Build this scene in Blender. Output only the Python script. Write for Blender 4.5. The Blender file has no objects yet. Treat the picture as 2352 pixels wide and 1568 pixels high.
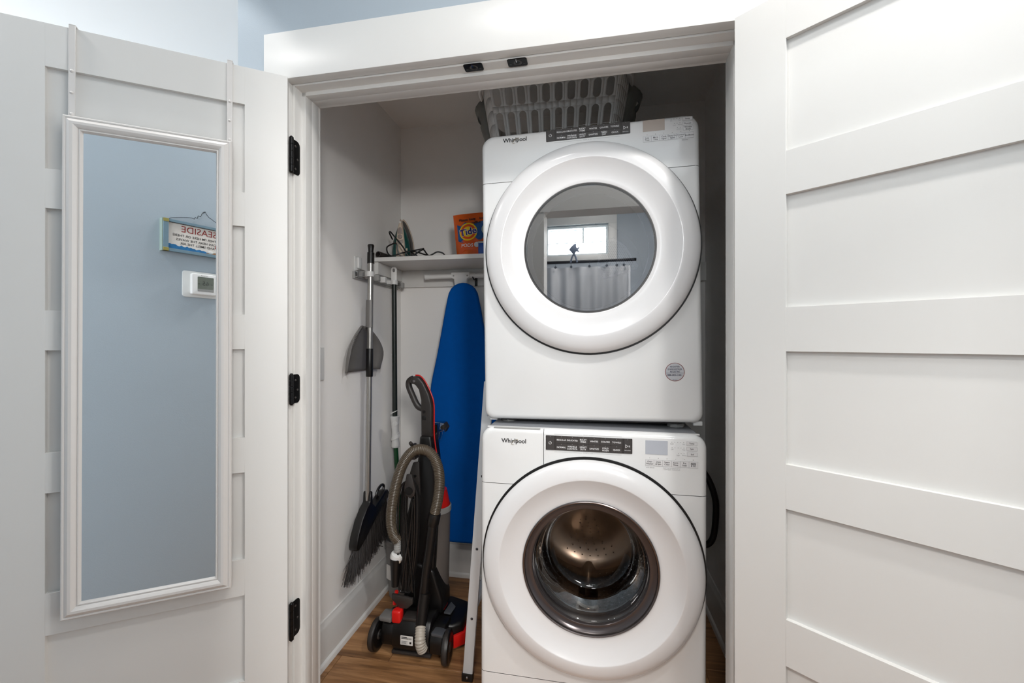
import bpy, bmesh, math, random
from mathutils import Matrix, Vector, Euler
random.seed(7)
SC = bpy.context.scene
COL = SC.collection
PI = math.pi
R = math.radians

# ------------------------------------------------------------------ camera
cam_d = bpy.data.cameras.new('camera'); cam = bpy.data.objects.new('camera', cam_d); COL.objects.link(cam)
cam_d.sensor_width = 36.0; cam_d.lens = 15.0; cam_d.clip_start = 0.02
cam.location = (0, 0, 1.262); cam.rotation_euler = (R(90), 0, R(10.1))
SC.camera = cam
# ------------------------------------------------------------------ world, exposure
SC.view_settings.view_transform = 'Standard'; SC.view_settings.look = 'None'
SC.view_settings.gamma = 1.0; SC.view_settings.exposure = 0.11; SC.view_settings.use_curve_mapping = False
w = bpy.data.worlds.new('world'); SC.world = w; w.use_nodes = True
w.node_tree.nodes['Background'].inputs[0].default_value = (0.80, 0.92, 1.0, 1)
w.node_tree.nodes['Background'].inputs[1].default_value = 3.0
# ------------------------------------------------------------------ lamps of the place and added fills
def lamp(name, kind, loc, energy, color, rot=(0, 0, 0), **kw):
    d = bpy.data.lights.new(name, kind); d.energy = energy; d.color = color
    for k, v in kw.items(): setattr(d, k, v)
    o = bpy.data.objects.new(name, d); COL.objects.link(o); o.location = loc; o.rotation_euler = rot
    return o
lamp('hall_can_light', 'SPOT', (0.66, 0.40, 2.72), 58, (1.0, 0.97, 0.935), (0, 0, 0), spot_size=R(150), spot_blend=0.6, shadow_soft_size=0.05)
lamp('hall_left_can_light', 'SPOT', (-1.18, 0.95, 2.70), 9, (1.0, 0.98, 0.96), (0, 0, 0), spot_size=R(70), spot_blend=0.14, shadow_soft_size=0.03)
lamp('hall_corner_can_light', 'SPOT', (-1.72, 0.42, 2.72), 30, (1.0, 0.97, 0.94), (0, 0, 0), spot_size=R(150), spot_blend=0.6, shadow_soft_size=0.05)
lamp('hall_middle_fill', 'AREA', (-0.28, 0.46, 2.72), 5.5, (1.0, 0.97, 0.94), (0, 0, 0), shape='DISK', size=0.34)  # added fill to lift the left door and dryer, no known fixture
def aim(loc, tgt):
    return (Vector(tgt) - Vector(loc)).to_track_quat('-Z', 'Y').to_euler()
lamp('bath_closet_fill', 'AREA', (0.86, -1.45, 2.05), 34, (1.0, 0.975, 0.945), aim((0.86, -1.45, 2.05), (-0.65, 2.0, 1.0)), shape='RECTANGLE', size=0.34, size_y=0.6)  # added fill aimed through the doorway to brighten the closet inside
lamp('bath_ceiling_light', 'AREA', (0.0, -0.75, 2.70), 30, (1.0, 0.96, 0.92), (0, 0, 0), shape='DISK', size=0.5)
lamp('bath_window_daylight', 'AREA', (-0.25, -1.86, 2.31), 20, (0.93, 0.97, 1.0), (R(-90), 0, R(180)), shape='RECTANGLE', size=0.60, size_y=0.28)
lamp('living_window_daylight', 'AREA', (-3.92, 1.5, 1.5), 60, (0.93, 0.97, 1.0), (R(90), 0, R(-90)), shape='RECTANGLE', size=2.2, size_y=1.6)
lamp('hall_end_fill', 'AREA', (1.93, 0.50, 1.35), 18, (1.0, 0.985, 0.96), (R(90), 0, R(90)), shape='RECTANGLE', size=0.55, size_y=1.7)  # added fill for the lower left door, no window stands here

# ------------------------------------------------------------------ materials
def s2l(c):
    return tuple(((x / 255.0) / 12.92 if x / 255.0 <= 0.04045 else (((x / 255.0) + 0.055) / 1.055) ** 2.4) for x in c)
MATS = {}
def mat(name, rgb, rough=0.5, metal=0.0, bump=0.0, bscale=200.0, coat=0.0, spec=None, var=0.0, vscale=6.0, stretch=None):
    if name in MATS: return MATS[name]
    m = bpy.data.materials.new(name); m.use_nodes = True; nt = m.node_tree; b = nt.nodes['Principled BSDF']
    c = s2l(rgb) + (1,)
    b.inputs['Base Color'].default_value = c; b.inputs['Roughness'].default_value = rough; b.inputs['Metallic'].default_value = metal
    if coat: b.inputs['Coat Weight'].default_value = coat; b.inputs['Coat Roughness'].default_value = 0.06
    if spec is not None: b.inputs['Specular IOR Level'].default_value = spec
    tc = nt.nodes.new('ShaderNodeTexCoord'); src = tc.outputs['Object']
    if stretch:
        mp = nt.nodes.new('ShaderNodeMapping'); mp.inputs['Scale'].default_value = stretch
        nt.links.new(src, mp.inputs['Vector']); src = mp.outputs['Vector']
    n = nt.nodes.new('ShaderNodeTexNoise'); n.inputs['Scale'].default_value = vscale; n.inputs['Detail'].default_value = 4
    nt.links.new(src, n.inputs['Vector'])
    mx = nt.nodes.new('ShaderNodeMix'); mx.data_type = 'RGBA'
    v = max(var, 0.012)
    mx.inputs['A'].default_value = tuple(x * (1 - v) for x in c[:3]) + (1,); mx.inputs['B'].default_value = tuple(min(1, x * (1 + v)) for x in c[:3]) + (1,)
    nt.links.new(n.outputs['Fac'], mx.inputs['Factor']); nt.links.new(mx.outputs['Result'], b.inputs['Base Color'])
    if bump:
        n2 = nt.nodes.new('ShaderNodeTexNoise'); n2.inputs['Scale'].default_value = bscale; n2.inputs['Detail'].default_value = 2
        nt.links.new(src, n2.inputs['Vector'])
        bp = nt.nodes.new('ShaderNodeBump'); bp.inputs['Strength'].default_value = bump; bp.inputs['Distance'].default_value = 0.001
        nt.links.new(n2.outputs['Fac'], bp.inputs['Height']); nt.links.new(bp.outputs['Normal'], b.inputs['Normal'])
    MATS[name] = m; return m

def thin_glass(name, tint, ior=1.5, rough=0.0, base=0.0, gain=1.0):
    m = bpy.data.materials.new(name); m.use_nodes = True; nt = m.node_tree; nt.nodes.clear()
    out = nt.nodes.new('ShaderNodeOutputMaterial'); mix = nt.nodes.new('ShaderNodeMixShader')
    tr = nt.nodes.new('ShaderNodeBsdfTransparent'); tr.inputs[0].default_value = tint + (1,)
    gl = nt.nodes.new('ShaderNodeBsdfGlossy'); gl.inputs['Roughness'].default_value = rough; gl.inputs[0].default_value = (1, 1, 1, 1)
    fr = nt.nodes.new('ShaderNodeFresnel'); fr.inputs[0].default_value = ior
    ad = nt.nodes.new('ShaderNodeMath'); ad.operation = 'ADD'; ad.inputs[1].default_value = base; ad.use_clamp = True
    mg = nt.nodes.new('ShaderNodeMath'); mg.operation = 'MULTIPLY'; mg.inputs[1].default_value = gain
    nt.links.new(fr.outputs[0], mg.inputs[0]); nt.links.new(mg.outputs[0], ad.inputs[0]); nt.links.new(ad.outputs[0], mix.inputs[0])
    nt.links.new(tr.outputs[0], mix.inputs[1]); nt.links.new(gl.outputs[0], mix.inputs[2]); nt.links.new(mix.outputs[0], out.inputs[0])
    MATS[name] = m; return m

def wood_mat():
    m = bpy.data.materials.new('oak_plank'); m.use_nodes = True; nt = m.node_tree; b = nt.nodes['Principled BSDF']
    tc = nt.nodes.new('ShaderNodeTexCoord'); oi = nt.nodes.new('ShaderNodeObjectInfo')
    add = nt.nodes.new('ShaderNodeVectorMath'); add.operation = 'MULTIPLY_ADD'
    cmb = nt.nodes.new('ShaderNodeCombineXYZ')
    for i in range(3): nt.links.new(oi.outputs['Random'], cmb.inputs[i])
    add.inputs[1].default_value = (37, 53, 11)
    nt.links.new(cmb.outputs[0], add.inputs[0]); nt.links.new(tc.outputs['Object'], add.inputs[2])
    mp = nt.nodes.new('ShaderNodeMapping'); mp.inputs['Scale'].default_value = (2.2, 34, 34); nt.links.new(add.outputs[0], mp.inputs['Vector'])
    n = nt.nodes.new('ShaderNodeTexNoise'); n.inputs['Scale'].default_value = 1.0; n.inputs['Detail'].default_value = 7; n.inputs['Roughness'].default_value = 0.62; n.inputs['Distortion'].default_value = 0.6
    nt.links.new(mp.outputs[0], n.inputs['Vector'])
    cr = nt.nodes.new('ShaderNodeValToRGB'); e = cr.color_ramp.elements
    e[0].position = 0.28; e[0].color = s2l((92, 62, 38)) + (1,); e[1].position = 0.75; e[1].color = s2l((196, 150, 104)) + (1,)
    k = e.new(0.5); k.color = s2l((150, 108, 70)) + (1,)
    nt.links.new(n.outputs['Fac'], cr.inputs['Fac'])
    hsv = nt.nodes.new('ShaderNodeHueSaturation'); mr = nt.nodes.new('ShaderNodeMapRange'); mr.inputs['To Min'].default_value = 0.85; mr.inputs['To Max'].default_value = 1.12
    nt.links.new(oi.outputs['Random'], mr.inputs['Value']); nt.links.new(mr.outputs[0], hsv.inputs['Value']); nt.links.new(cr.outputs[0], hsv.inputs['Color'])
    nt.links.new(hsv.outputs[0], b.inputs['Base Color']); b.inputs['Roughness'].default_value = 0.42
    bp = nt.nodes.new('ShaderNodeBump'); bp.inputs['Strength'].default_value = 0.25; bp.inputs['Distance'].default_value = 0.001
    nt.links.new(n.outputs['Fac'], bp.inputs['Height']); nt.links.new(bp.outputs[0], b.inputs['Normal'])
    return m
WOOD = wood_mat()
BLUE = mat('blue_wall_paint', (172, 183, 192), 0.65, bump=0.25, bscale=350)
CLOSET = mat('white_wall_paint', (244, 242, 239), 0.7, bump=0.25, bscale=350)
CEIL = mat('ceiling_paint', (236, 236, 234), 0.8)
TRIM = mat('white_trim_paint', (221, 220, 217), 0.36, bump=0.08, bscale=60)
DOORP = mat('white_door_paint', (215, 214, 211), 0.42, bump=0.05, bscale=80)
ENAMEL = mat('white_enamel', (219, 219, 218), 0.25, coat=0.4)
ENAMEL2 = mat('white_plastic_gloss', (212, 211, 211), 0.25, coat=0.35)
GREYTOP = mat('speckled_grey_top', (120, 122, 126), 0.6, var=0.35, vscale=900)
CHROME = mat('chrome', (205, 205, 208), 0.12, 1.0)
DRUM = mat('drum_steel', (150, 134, 120), 0.22, 1.0)
GASKET = mat('grey_gasket', (46, 43, 45), 0.35)
BLACK = mat('black_plastic', (14, 13, 13), 0.38)
BLACKM = mat('black_metal', (16, 16, 17), 0.3, 0.6)
SATIN = mat('dark_grey_plastic', (48, 44, 42), 0.42)
STRIP = mat('panel_charcoal', (52, 49, 48), 0.3)
STRIP2 = mat('panel_charcoal_key', (62, 59, 58), 0.32)
LCD = mat('grey_lcd', (176, 180, 188), 0.3)
LCD2 = mat('tan_lcd', (172, 160, 150), 0.3)
INK = mat('black_ink', (28, 27, 30), 0.5)
INKG = mat('grey_ink', (150, 150, 152), 0.5)
INKW = mat('white_ink', (225, 225, 225), 0.5)
GOLD = mat('swoosh_gold', (150, 140, 118), 0.3, 0.5)
MIRROR = mat('mirror_silver', (238, 242, 244), 0.0, 1.0)
MIRFR = mat('mirror_frame_white', (212, 209, 206), 0.38)
BLUEFAB = mat('blue_cotton', (0, 84, 168), 0.95, bump=0.5, bscale=900, var=0.08, vscale=40, spec=0.12)
WPLAST = mat('white_plastic', (226, 226, 224), 0.4)
GPLAST = mat('grey_plastic', (112, 110, 108), 0.45)
LGPLAST = mat('light_grey_plastic', (160, 160, 158), 0.4)
SILVER = mat('brushed_pole', (170, 168, 164), 0.3, 0.8, stretch=(1, 1, 0.02), vscale=300, var=0.05)
DKGREEN = mat('dark_green_pole', (26, 34, 30), 0.35)
GREEN = mat('green_pole', (10, 66, 32), 0.35)
RED = mat('red_plastic', (214, 26, 22), 0.35)
HOSE = mat('brown_hose', (86, 76, 63), 0.28)
CUP = mat('smoky_cup', (104, 98, 94), 0.25)
TEAL = mat('teal_plastic', (18, 74, 70), 0.25)
CREAM = mat('cream_plastic', (206, 190, 172), 0.4)
ALU = mat('white_aluminium', (206, 208, 210), 0.35, 0.1)
WHITELAB = mat('white_label', (228, 226, 222), 0.5)
CLEARP = thin_glass('clear_plastic', (0.78, 0.74, 0.70), 1.5, 0.08, 0.12)
FROST = thin_glass('smoky_clear_plastic', (0.62, 0.64, 0.62), 1.45, 0.08, 0.02)
DGLASS = thin_glass('dryer_glass', (0.40, 0.41, 0.44), 1.5, 0.0, 0.20)
WGLASS = thin_glass('washer_bowl_glass', (0.66, 0.64, 0.62), 1.5, 0.02, 0.015, 0.28)
PANE = thin_glass('window_pane', (0.97, 0.98, 0.98), 1.45)

# ------------------------------------------------------------------ mesh helpers
class MB:
    def __init__(s): s.v = []; s.f = []
    def add(s, vs, fs, M=None):
        o = len(s.v)
        s.v += [tuple(M @ Vector(p)) for p in vs] if M else [tuple(p) for p in vs]
        s.f += [tuple(i + o for i in f) for f in fs]; return s
    def box(s, x0, x1, y0, y1, z0, z1, M=None):
        vs = [(x, y, z) for z in (z0, z1) for y in (y0, y1) for x in (x0, x1)]
        return s.add(vs, [(0, 2, 3, 1), (4, 5, 7, 6), (0, 1, 5, 4), (2, 6, 7, 3), (0, 4, 6, 2), (1, 3, 7, 5)], M)
    def tube(s, pts, r, n=10, cap=True, M=None, closed=False):
        pts = [Vector(p) for p in pts]; m = len(pts)
        rs = r if isinstance(r, (list, tuple)) else [r] * m
        vs = []; prev = None
        for i, p in enumerate(pts):
            if closed: t = pts[(i + 1) % m] - pts[i - 1]
            else: t = (pts[min(i + 1, m - 1)] - pts[max(i - 1, 0)])
            t = t.normalized() if t.length > 1e-9 else Vector((0, 0, 1))
            if prev is None:
                a = Vector((0, 0, 1)) if abs(t.z) < 0.9 else Vector((1, 0, 0))
                nrm = (a - t * a.dot(t)).normalized()
            else:
                nrm = prev - t * prev.dot(t)
                nrm = nrm.normalized() if nrm.length > 1e-6 else t.orthogonal().normalized()
            prev = nrm; b = t.cross(nrm)
            for k in range(n):
                a = 2 * PI * k / n
                vs.append(p + (nrm * math.cos(a) + b * math.sin(a)) * rs[i])
        fs = []
        for i in range(m if closed else m - 1):
            j = (i + 1) % m
            for k in range(n):
                q = (k + 1) % n
                fs.append((i * n + k, i * n + q, j * n + q, j * n + k))
        if cap and not closed:
            fs.append(tuple(range(n - 1, -1, -1))); fs.append(tuple((m - 1) * n + k for k in range(n)))
        return s.add(vs, fs, M)
    def cyl(s, p0, p1, r0, r1=None, n=20, M=None):
        return s.tube([p0, p1], [r0, r0 if r1 is None else r1], n, True, M)
    def lathe(s, prof, n=64, M=None, close=False):   # prof (r, h) about Z
        vs = []; fs = []; m = len(prof)
        for r, h in prof:
            for k in range(n):
                a = 2 * PI * k / n; vs.append((r * math.cos(a), r * math.sin(a), h))
        for i in range(m - 1 + (1 if close else 0)):
            j = (i + 1) % m
            for k in range(n):
                q = (k + 1) % n; fs.append((i * n + k, i * n + q, j * n + q, j * n + k))
        if not close:
            if prof[0][0] > 1e-6 and False: pass
        return s.add(vs, fs, M)
    def prism(s, poly, h0, h1, M=None):   # poly (x, y) extruded along z
        n = len(poly)
        vs = [(x, y, h0) for x, y in poly] + [(x, y, h1) for x, y in poly]
        fs = [tuple(range(n - 1, -1, -1)), tuple(range(n, 2 * n))] + [(i, (i + 1) % n, n + (i + 1) % n, n + i) for i in range(n)]
        return s.add(vs, fs, M)
    def text(s, txt, size, M, bold=0.0, fn=None):
        me = text_mesh(txt, bold)
        vs = [(v.co.x * size, v.co.y * size, 0) for v in me.vertices]
        fs = [tuple(p.vertices) for p in me.polygons]
        if fn: return s.add([fn(*(M @ Vector(v))) for v in vs], fs)
        return s.add(vs, fs, M)
    def build(s, name, m, parent=None, smooth=40, bevel=0.0, seg=2, world=False, FWm=None):
        vs = s.v
        if FWm is not None: vs = [tuple(FWm @ Vector(v)) for v in vs]
        if world and parent is not None:
            inv = ROOTM[parent.name].inverted(); vs = [tuple(inv @ Vector(v)) for v in vs]
        me = bpy.data.meshes.new(name); me.from_pydata(vs, [], s.f); me.update()
        bm = bmesh.new(); bm.from_mesh(me)
        bmesh.ops.recalc_face_normals(bm, faces=bm.faces[:])
        if bevel:
            ed = [e for e in bm.edges if len(e.link_faces) == 2 and e.calc_face_angle(0) > R(30)]
            bmesh.ops.bevel(bm, geom=ed, offset=bevel, segments=seg, affect='EDGES', profile=0.5, clamp_overlap=True)
        bm.to_mesh(me); bm.free()
        if smooth:
            me.polygons.foreach_set('use_smooth', [True] * len(me.polygons)); me.set_sharp_from_angle(angle=R(smooth))
        me.materials.append(m)
        o = bpy.data.objects.new(name, me); COL.objects.link(o)
        if parent is not None: o.parent = parent
        return o
TXT = {}
def text_mesh(txt, bold=0.0):
    k = (txt, bold)
    if k not in TXT:
        c = bpy.data.curves.new('lettering_curve', 'FONT'); c.body = txt; c.align_x = 'CENTER'; c.align_y = 'CENTER'; c.offset = bold; c.resolution_u = 3; c.space_line = 0.85
        o = bpy.data.objects.new('lettering_curve', c); COL.objects.link(o)
        dg = bpy.context.evaluated_depsgraph_get(); TXT[k] = bpy.data.meshes.new_from_object(o.evaluated_get(dg))
        bpy.data.objects.remove(o)
    return TXT[k]
ROOTM = {}
def root(name, loc, rot=(0, 0, 0), label=None, cat=None, group=None, kind=None):
    o = bpy.data.objects.new(name, None); COL.objects.link(o); o.location = loc; o.rotation_euler = rot; o.empty_display_size = 0.05
    ROOTM[o.name] = Matrix.LocRotScale(Vector(loc), Euler(rot), None)
    tag(o, label, cat, group, kind); return o
def tag(o, label=None, cat=None, group=None, kind=None):
    if label: o['label'] = label
    if cat: o['category'] = cat
    if group: o['group'] = group
    if kind: o['kind'] = kind
    return o
def struct(o): o['kind'] = 'structure'; return o
def rr(x0, x1, y0, y1, r, n=6):   # rounded rectangle outline (ccw)
    if not isinstance(r, (list, tuple)): r = [r] * 4
    out = []
    for (cx, cy, a0, q) in ((x1 - r[0], y1 - r[0], 0, r[0]), (x0 + r[1], y1 - r[1], 90, r[1]), (x0 + r[2], y0 + r[2], 180, r[2]), (x1 - r[3], y0 + r[3], 270, r[3])):
        if q < 1e-6: out.append((cx, cy)); continue
        for k in range(n + 1):
            a = R(a0 + 90 * k / n); out.append((cx + q * math.cos(a), cy + q * math.sin(a)))
    return out
def spline(pts, k=6, closed=False):
    P = [Vector(p) for p in pts]; n = len(P); out = []
    for i in range(n if closed else n - 1):
        if closed: p0, p1, p2, p3 = P[i - 1], P[i], P[(i + 1) % n], P[(i + 2) % n]
        else: p0, p1, p2, p3 = P[max(i - 1, 0)], P[i], P[i + 1], P[min(i + 2, n - 1)]
        for j in range(k):
            t = j / k
            out.append(0.5 * ((2 * p1) + (p2 - p0) * t + (2 * p0 - 5 * p1 + 4 * p2 - p3) * t * t + (3 * p1 - p0 - 3 * p2 + p3) * t ** 3))
    if not closed: out.append(P[-1])
    return out
FACE = Matrix.Rotation(R(90), 4, 'X')                       # xy plane -> xz plane facing -y
def face(x, y, z, rot=0): return Matrix.Translation((x, y, z)) @ Matrix.Rotation(rot, 4, 'Y') @ FACE
YLATHE = Matrix.Rotation(R(90), 4, 'X')                      # lathe axis z -> -y

# front of the closet stands a hair out of square: its right end is nearer
PV = Vector((-0.8686, 1.118, 0))
FW = Matrix.Translation(PV) @ Matrix.Rotation(R(-0.6), 4, 'Z') @ Matrix.Translation(-PV)

# ================================================================== SETTING
CEILZ = 2.74
fl = struct(MB().box(-4.0, 2.0, -1.85, 2.95, -0.08, -0.006).build('floor', mat('subfloor', (60, 44, 32), 0.8), smooth=0))
row = 0; y = -1.85
while y < 2.95:
    x = -4.0 - random.random() * 1.1
    while x < 2.0:
        a, b = max(x, -4.0), min(x + 1.22, 2.0)
        if b - a > 0.02:
            c = ((a + b) / 2, min(y + 0.09, 2.9), -0.003)
            o = MB().box(-(b - a) / 2 + 0.0007, (b - a) / 2 - 0.0007, -0.0893, min(0.0893, 2.95 - c[1]), -0.003, 0.003).build('plank', WOOD, fl, smooth=0, bevel=0.0008, seg=1)
            o.location = c
        x += 1.22
    y += 0.18; row += 1

def wall(name, m, *boxes, fw=False):
    b = MB()
    for q in boxes: b.box(*q)
    return struct(b.build(name, m, smooth=0, FWm=FW if fw else None))
# closet front wall with its opening
wall('wall_front', BLUE, (-1.082, -0.90, 1.165, 1.272, 0, CEILZ), (0.40, 2.02, 1.165, 1.272, 0, CEILZ), (-0.90, 0.40, 1.165, 1.272, 2.058, CEILZ), fw=True)
wall('wall_left', CLOSET, (-1.0235, -1.022, 1.272, 2.222, 0, 2.44))
wall('wall_left_outer', BLUE, (-1.082, -1.0235, 1.268, 2.95, 0, CEILZ))
wall('wall_right', CLOSET, (0.565, 0.66, 1.275, 2.222, 0, 2.44))
wall('wall_back', CLOSET, (-1.0235, 0.66, 2.222, 2.32, 0, 2.44))
wall('wall_front_inner', CLOSET, (-1.0235, -0.90, 1.272, 1.276, 0, 2.44), (0.40, 0.565, 1.262, 1.275, 0, 2.44), (-0.90, 0.40, 1.273, 1.277, 2.06, 2.44))
struct(MB().box(-1.0235, 0.66, 1.272, 2.32, 2.44, 2.5).build('ceiling', CLOSET, smooth=0))
struct(MB().box(-4.0, 2.0, -1.85, 2.95, CEILZ, 2.84).build('ceiling', CEIL, smooth=0))
FARB = mat('pale_blue_paint', (204, 221, 233), 0.65, bump=0.2, bscale=350)
wall('wall_far', FARB, (-4.0, -1.082, 2.90, 2.98, 0, CEILZ))
wall('wall_living', FARB, (-4.06, -4.0, -0.1, 2.98, 0, CEILZ))
wall('wall_hall_end', BLUE, (1.95, 2.02, 0.03, 1.25, 0, CEILZ))
wall('wall_opposite', BLUE, (-4.0, -0.335, 0.03, 0.15, 0, CEILZ), (0.50, 1.97, 0.03, 0.15, 0, CEILZ), (-0.335, 0.50, 0.03, 0.15, 2.07, CEILZ))
# bathroom behind the doorway
BATHB = mat('bath_blue_paint', (172, 180, 188), 0.6)
WX0, WX1, WZ0, WZ1 = -0.575, 0.075, 2.155, 2.475
wall('wall_bath_back', BATHB, (-1.3, WX0, -1.85, -1.73, 0, CEILZ), (WX1, 1.3, -1.85, -1.73, 0, CEILZ), (WX0, WX1, -1.85, -1.73, 0, WZ0), (WX0, WX1, -1.85, -1.73, WZ1, CEILZ))
wall('wall_bath_left', BATHB, (-1.36, -1.3, -1.85, 0.03, 0, CEILZ))
wall('wall_bath_right', BATHB, (1.3, 1.36, -1.85, 0.03, 0, CEILZ))
# bathroom door casing
b = MB()
b.box(-0.42, -0.315, 0.15, 0.168, 0, 2.05).box(0.48, 0.585, 0.15, 0.168, 0, 2.05).box(-0.44, 0.605, 0.15, 0.172, 2.05, 2.19)
b.box(-0.335, -0.315, 0.03, 0.15, 0, 2.05).box(0.48, 0.50, 0.03, 0.15, 0, 2.05).box(-0.335, 0.50, 0.03, 0.15, 2.05, 2.07)
struct(b.build('trim_9', TRIM, bevel=0.001, seg=1))
# bathroom window
wn = root('window_1', (0, -1.73, WZ0), kind='structure', label='small high bathroom window with white frame, mirrored in the dryer glass')
b = MB()
for q in ((-0.585, 0.16, -1.73, -1.71, 2.475, 2.665), (-0.70, -0.575, -1.73, -1.71, 2.09, 2.475), (0.075, 0.16, -1.73, -1.71, 2.09, 2.475), (-0.575, 0.075, -1.73, -1.70, 2.09, 2.155)): b.box(*q)
b.build('window_casing', TRIM, wn, bevel=0.002, world=True)
b = MB()
for q in ((WX0, -0.55, -1.82, -1.75, WZ0, WZ1), (0.05, WX1, -1.82, -1.75, WZ0, WZ1), (-0.55, 0.05, -1.82, -1.75, WZ0, 2.178), (-0.55, 0.05, -1.82, -1.75, 2.447, WZ1)): b.box(*q)
b.build('window_frame', mat('window_vinyl', (228, 236, 238), 0.3), wn, bevel=0.002, world=True)
MB().box(-0.552, 0.052, -1.80, -1.797, 2.176, 2.449).build('pane', PANE, wn, smooth=0, world=True)
b = MB(); b.box(-0.55, 0.05, -1.795, -1.785, 2.300, 2.306).box(-0.19, -0.175, -1.795, -1.785, 2.306, 2.447)
b.build('muntin', mat('window_vinyl', (228, 236, 238)), wn, world=True)
rd = root('shower_curtain', (-0.1, -1.1, 1.98), label='white shower curtain on a dark rod, mirrored in the dryer glass', cat='curtain')
MB().cyl((-1.298, -1.1, 1.975), (0.31, -1.1, 1.975), 0.013).build('rod', BLACKM, rd, world=True)
b = MB(); nx = 120
vs = []; fs = []
for i in range(nx + 1):
    x = -1.1 + 1.36 * i / nx
    for z in (1.925, 1.75, 1.4, 0.9, 0.25):
        f = 0.018 + 0.02 * (1.925 - z); vs.append((x, -1.1 + f * math.sin(i * 0.55) + 0.4 * f * math.sin(i * 0.23 + 1), z))
for i in range(nx):
    for k in range(4): fs.append((i * 5 + k, i * 5 + k + 1, i * 5 + k + 6, i * 5 + k + 5))
MB().add(vs, fs).build('curtain_cloth', mat('white_curtain', (206, 208, 212), 0.7), rd, world=True)
for x in (-0.39, -0.25, -0.09, 0.06, 0.145, 0.204, -0.53, -0.67):
    b = MB().cyl((x, -1.07, 1.925), (x, -1.062, 1.925), 0.011, n=14).tube([(x, -1.066, 1.93), (x, -1.08, 1.955), (x, -1.1, 1.99), (x, -1.115, 1.975)], 0.0015, 5)
    b.build('ring', mat('dark_ring', (60, 66, 76), 0.4), rd, world=True)
# ornament on the sill (fish on a stand)
fs_ = root('fish_ornament', (-0.226, -1.076, 1.965), label='small grey fish ornament hung on the shower curtain rod', cat='ornament')
b = MB()
body = [(-0.045, 0.115), (-0.02, 0.145), (0.005, 0.165), (0.02, 0.168), (0.018, 0.14), (0.03, 0.125), (0.045, 0.14), (0.05, 0.13), (0.035, 0.11), (0.05, 0.098), (0.045, 0.09), (0.02, 0.10), (0.01, 0.08), (-0.01, 0.075), (-0.03, 0.10)]
b.prism(body, -0.008, 0.008, Matrix.Rotation(R(90), 4, 'X')).build('body', mat('slate_resin', (96, 108, 128), 0.5), fs_, bevel=0.003)
b = MB().tube([(0, 0, 0.08), (-0.02, 0, 0.04), (-0.03, 0, 0.0)], 0.008, 6).tube([(0, 0, 0.08), (0.018, 0, 0.04), (0.028, 0, 0.0)], 0.008, 6)
b.build('stand', mat('slate_resin', (96, 108, 128), 0.5), fs_)

# ---------------------------------------------------------------- closet trim
struct(MB().box(-0.962, 0.462, 1.133, 1.165, 2.045, 2.186).build('trim_1', TRIM, bevel=0.0015, seg=2, FWm=FW))
struct(MB().box(-0.962, -0.889, 1.137, 1.165, 0, 2.045).build('trim_2', TRIM, bevel=0.0015, FWm=FW))
struct(MB().box(0.388, 0.462, 1.137, 1.165, 0, 2.045).build('trim_3', TRIM, bevel=0.0015, FWm=FW))
# jambs with stops (one piece each)
struct(MB().prism([(-0.90, 1.166), (-0.882, 1.166), (-0.882, 1.199), (-0.869, 1.199), (-0.869, 1.229), (-0.8695, 1.2295), (-0.8695, 1.2305), (-0.869, 1.231), (-0.869, 1.260), (-0.8725, 1.262), (-0.8725, 1.277), (-0.90, 1.277)], 0, 2.058).build('trim_4', TRIM, bevel=0.0008, seg=1, FWm=FW))
struct(MB().prism([(0.40, 1.166), (0.382, 1.166), (0.382, 1.199), (0.369, 1.199), (0.369, 1.260), (0.3725, 1.262), (0.3725, 1.277), (0.40, 1.277)], 0, 2.058).build('trim_5', TRIM, bevel=0.0008, seg=1, FWm=FW))
HP = [(1.166, 2.058), (1.166, 2.040), (1.199, 2.040), (1.199, 2.028), (1.229, 2.028), (1.2295, 2.0285), (1.2305, 2.0285), (1.231, 2.028), (1.260, 2.028), (1.262, 2.0315), (1.277, 2.0315), (1.277, 2.058)]
struct(MB().add([(x, p[0], p[1]) for x in (-0.8825, 0.3825) for p in HP], [tuple(range(12)), tuple(range(12, 24))] + [(i, (i + 1) % 12, 12 + (i + 1) % 12, 12 + i) for i in range(12)]).build('trim_6', TRIM, bevel=0.0008, seg=1, FWm=FW))
# baseboards (profile: board, cap, shoe)
BP = [(0, 0), (0.026, 0), (0.026, 0.006), (0.022, 0.016), (0.014, 0.022), (0.014, 0.142), (0.012, 0.150), (0.006, 0.160), (0.005, 0.168), (0, 0.170)]
def baseb(name, f, l0, l1, m=TRIM):
    n = len(BP)
    struct(MB().add([f(l, d, z) for l in (l0, l1) for d, z in BP], [tuple(range(n)), tuple(range(n, 2 * n))] + [(i, (i + 1) % n, n + (i + 1) % n, n + i) for i in range(n)]).build(name, m, smooth=25))
baseb('baseboard_left', lambda l, d, z: (-1.022 + d, l, z), 1.277, 2.222)
baseb('baseboard_back', lambda l, d, z: (l, 2.222 - d, z), -1.020, 0.563)
baseb('baseboard_right', lambda l, d, z: (0.565 - d, l, z), 1.277, 2.222)
struct(MB().box(-1.022, 0.565, 2.203, 2.222, 1.558, 1.6486).build('trim_7', TRIM, bevel=0.001, seg=1))
struct(MB().box(-1.022, -1.005, 1.93, 2.203, 1.590, 1.6486).build('trim_8', TRIM, bevel=0.001, seg=1))
sh = MB().box(-1.021, -0.362, 1.92, 2.2215, 1.6488, 1.6695).build('shelf', TRIM, bevel=0.001, seg=1)
tag(sh, 'white wooden shelf across the back of the closet, left of the dryer', 'shelf')

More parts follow.
